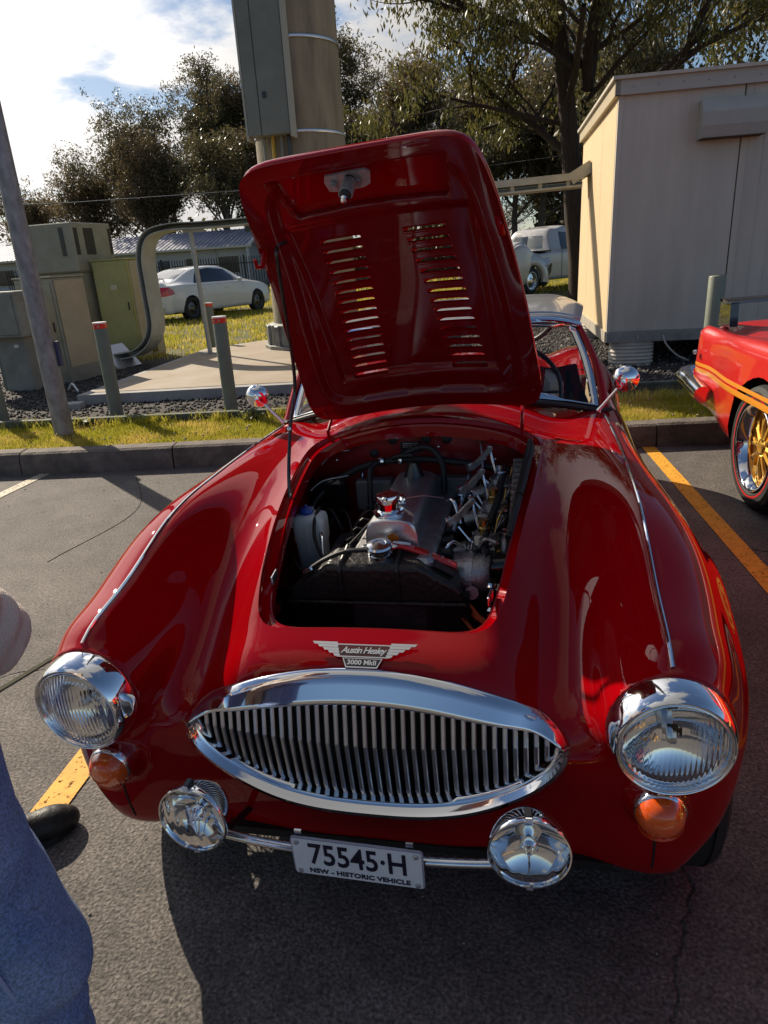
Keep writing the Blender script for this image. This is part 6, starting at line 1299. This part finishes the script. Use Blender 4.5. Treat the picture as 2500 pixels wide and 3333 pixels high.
foot((-1.045, .13, 0), (-.885, .305, 0)); foot((-.362, -.45, 0), (-.25, -.27, 0))
beige = mat('beige_cotton', (.74, .66, .57), .85, noise=.10, nscale=9, bump=.6, bscale=300)
def bf(x, y, z): return .003*np.sin(z*85+x*70-y*50+2*np.sin(x*20+y*30))*np.exp(-((z-.92)/.20)**2)+.0025*np.sin(x*80+z*30+y*40)
shR, elR, haR = (-.455, -.49, 1.36), (-.515, -.19, .90), (-.56, -.37, .86)
shL, elL, haL = (-.80, -.29, 1.36), (-.93, -.20, 1.10), (-.86, -.28, .90)
sdf_mesh('jacket', [((-.61, -.36, .92), (-.61, -.37, 1.10), .165, .155), ((-.67, -.33, 1.22), (-.56, -.40, 1.22), .135, .135), ((-.71, -.31, 1.36), (-.53, -.43, 1.36), .09, .09), (shR, elR, .070, .060), (elR, haR, .058, .048), (shL, elL, .070, .058), (elL, haL, .056, .046), ((-.61, -.36, 1.40), (-.61, -.35, 1.47), .075, .065)], (-1.06, -.64, .70), (-.30, .0, 1.56), .012, beige, PS, .05, bf)
skin_m = mat('skin', (.50, .29, .20), .5, sub=.15, noise=.08, nscale=20)
hd = np.array((-.605, -.32, 1.66)); fd = np.array((.35, .94, 0.)); sd2 = np.array((.94, -.35, 0.))
hp = lambda a, b, c: tuple(hd+fd*a+sd2*b+np.array((0, 0, c)))
sdf_mesh('head', [(hp(-.02, 0, .03), hp(.01, 0, .02), .092, .085), (hp(.03, 0, -.03), hp(.045, 0, -.07), .060, .036), (hp(.088, 0, .01), hp(.108, 0, -.022), .010, .015), (hp(.05, .028, .01), hp(.05, .05, -.01), .034, .02), (hp(.05, -.028, .01), hp(.05, -.05, -.01), .034, .02), (hp(-.03, 0, -.08), hp(-.035, 0, -.19), .055, .058), (hp(-.01, .088, .0), hp(-.012, .09, -.03), .016, .012), (hp(-.01, -.088, .0), hp(-.012, -.09, -.03), .016, .012), (hp(.075, .018, -.056), hp(.075, -.018, -.056), .011, .011)], tuple(hd-.2-np.array((0, 0, .02))), tuple(hd+.18), .008, skin_m, PS, .02)
for sg in (-1, 1):
    MB().lathe([(0, .013), (.006, .0115), (.011, .007), (.013, 0), (.011, -.007), (0, -.013)], tuple(Vector(hp(.077, sg*.032, .012))-Vector(PO)), tuple(fd), 14).build('eye', refl_w, PS, smooth=True)
    MB().lathe([(0, .0145), (.004, .0138), (.0055, .012)], tuple(Vector(hp(.077, sg*.032, .012))-Vector(PO)), tuple(fd), 12).build('iris', dark, PS)
sdf_mesh('hair', [(hp(-.035, 0, .045), hp(.01, 0, .065), .094, .082), (hp(-.06, 0, .0), hp(-.06, 0, -.05), .075, .055)], tuple(hd-.2), tuple(hd+.2), .010, mat('brown_hair', (.06, .035, .02), .6, bump=1, bscale=90), PS, .03)
def hand(w, d, side):
    w = np.array(w); d = np.array(d, float); d /= np.linalg.norm(d); s = np.cross(d, (0, 0, 1)); s /= np.linalg.norm(s); u = np.cross(s, d); pr = [(tuple(w), tuple(w+d*.07+s*.012), .027, .024), (tuple(w+d*.02), tuple(w+d*.07-s*.018), .024, .022)]
    for i, L_ in enumerate((.072, .080, .074, .058)):
        a = w+d*.075+s*(.030-.020*i); b_ = a+d*L_*.5-u*.008; c = b_+d*L_*.38-u*.026; pr += [(tuple(a), tuple(b_), .0092, .0085), (tuple(b_), tuple(c), .0085, .0072)]
    a = w+d*.018+s*.028*side; b_ = a+d*.03+s*.028*side-u*.008; pr += [(tuple(a), tuple(b_), .013, .010), (tuple(b_), tuple(b_+d*.030-u*.006), .0098, .008)]
    sdf_mesh('hand', pr, tuple(w-.15), tuple(w+.19), .0048, skin_m, PS, .006)
hand(haR, (-.3, .1, -.9), 1); hand(haL, (.1, .1, -1.), -1)
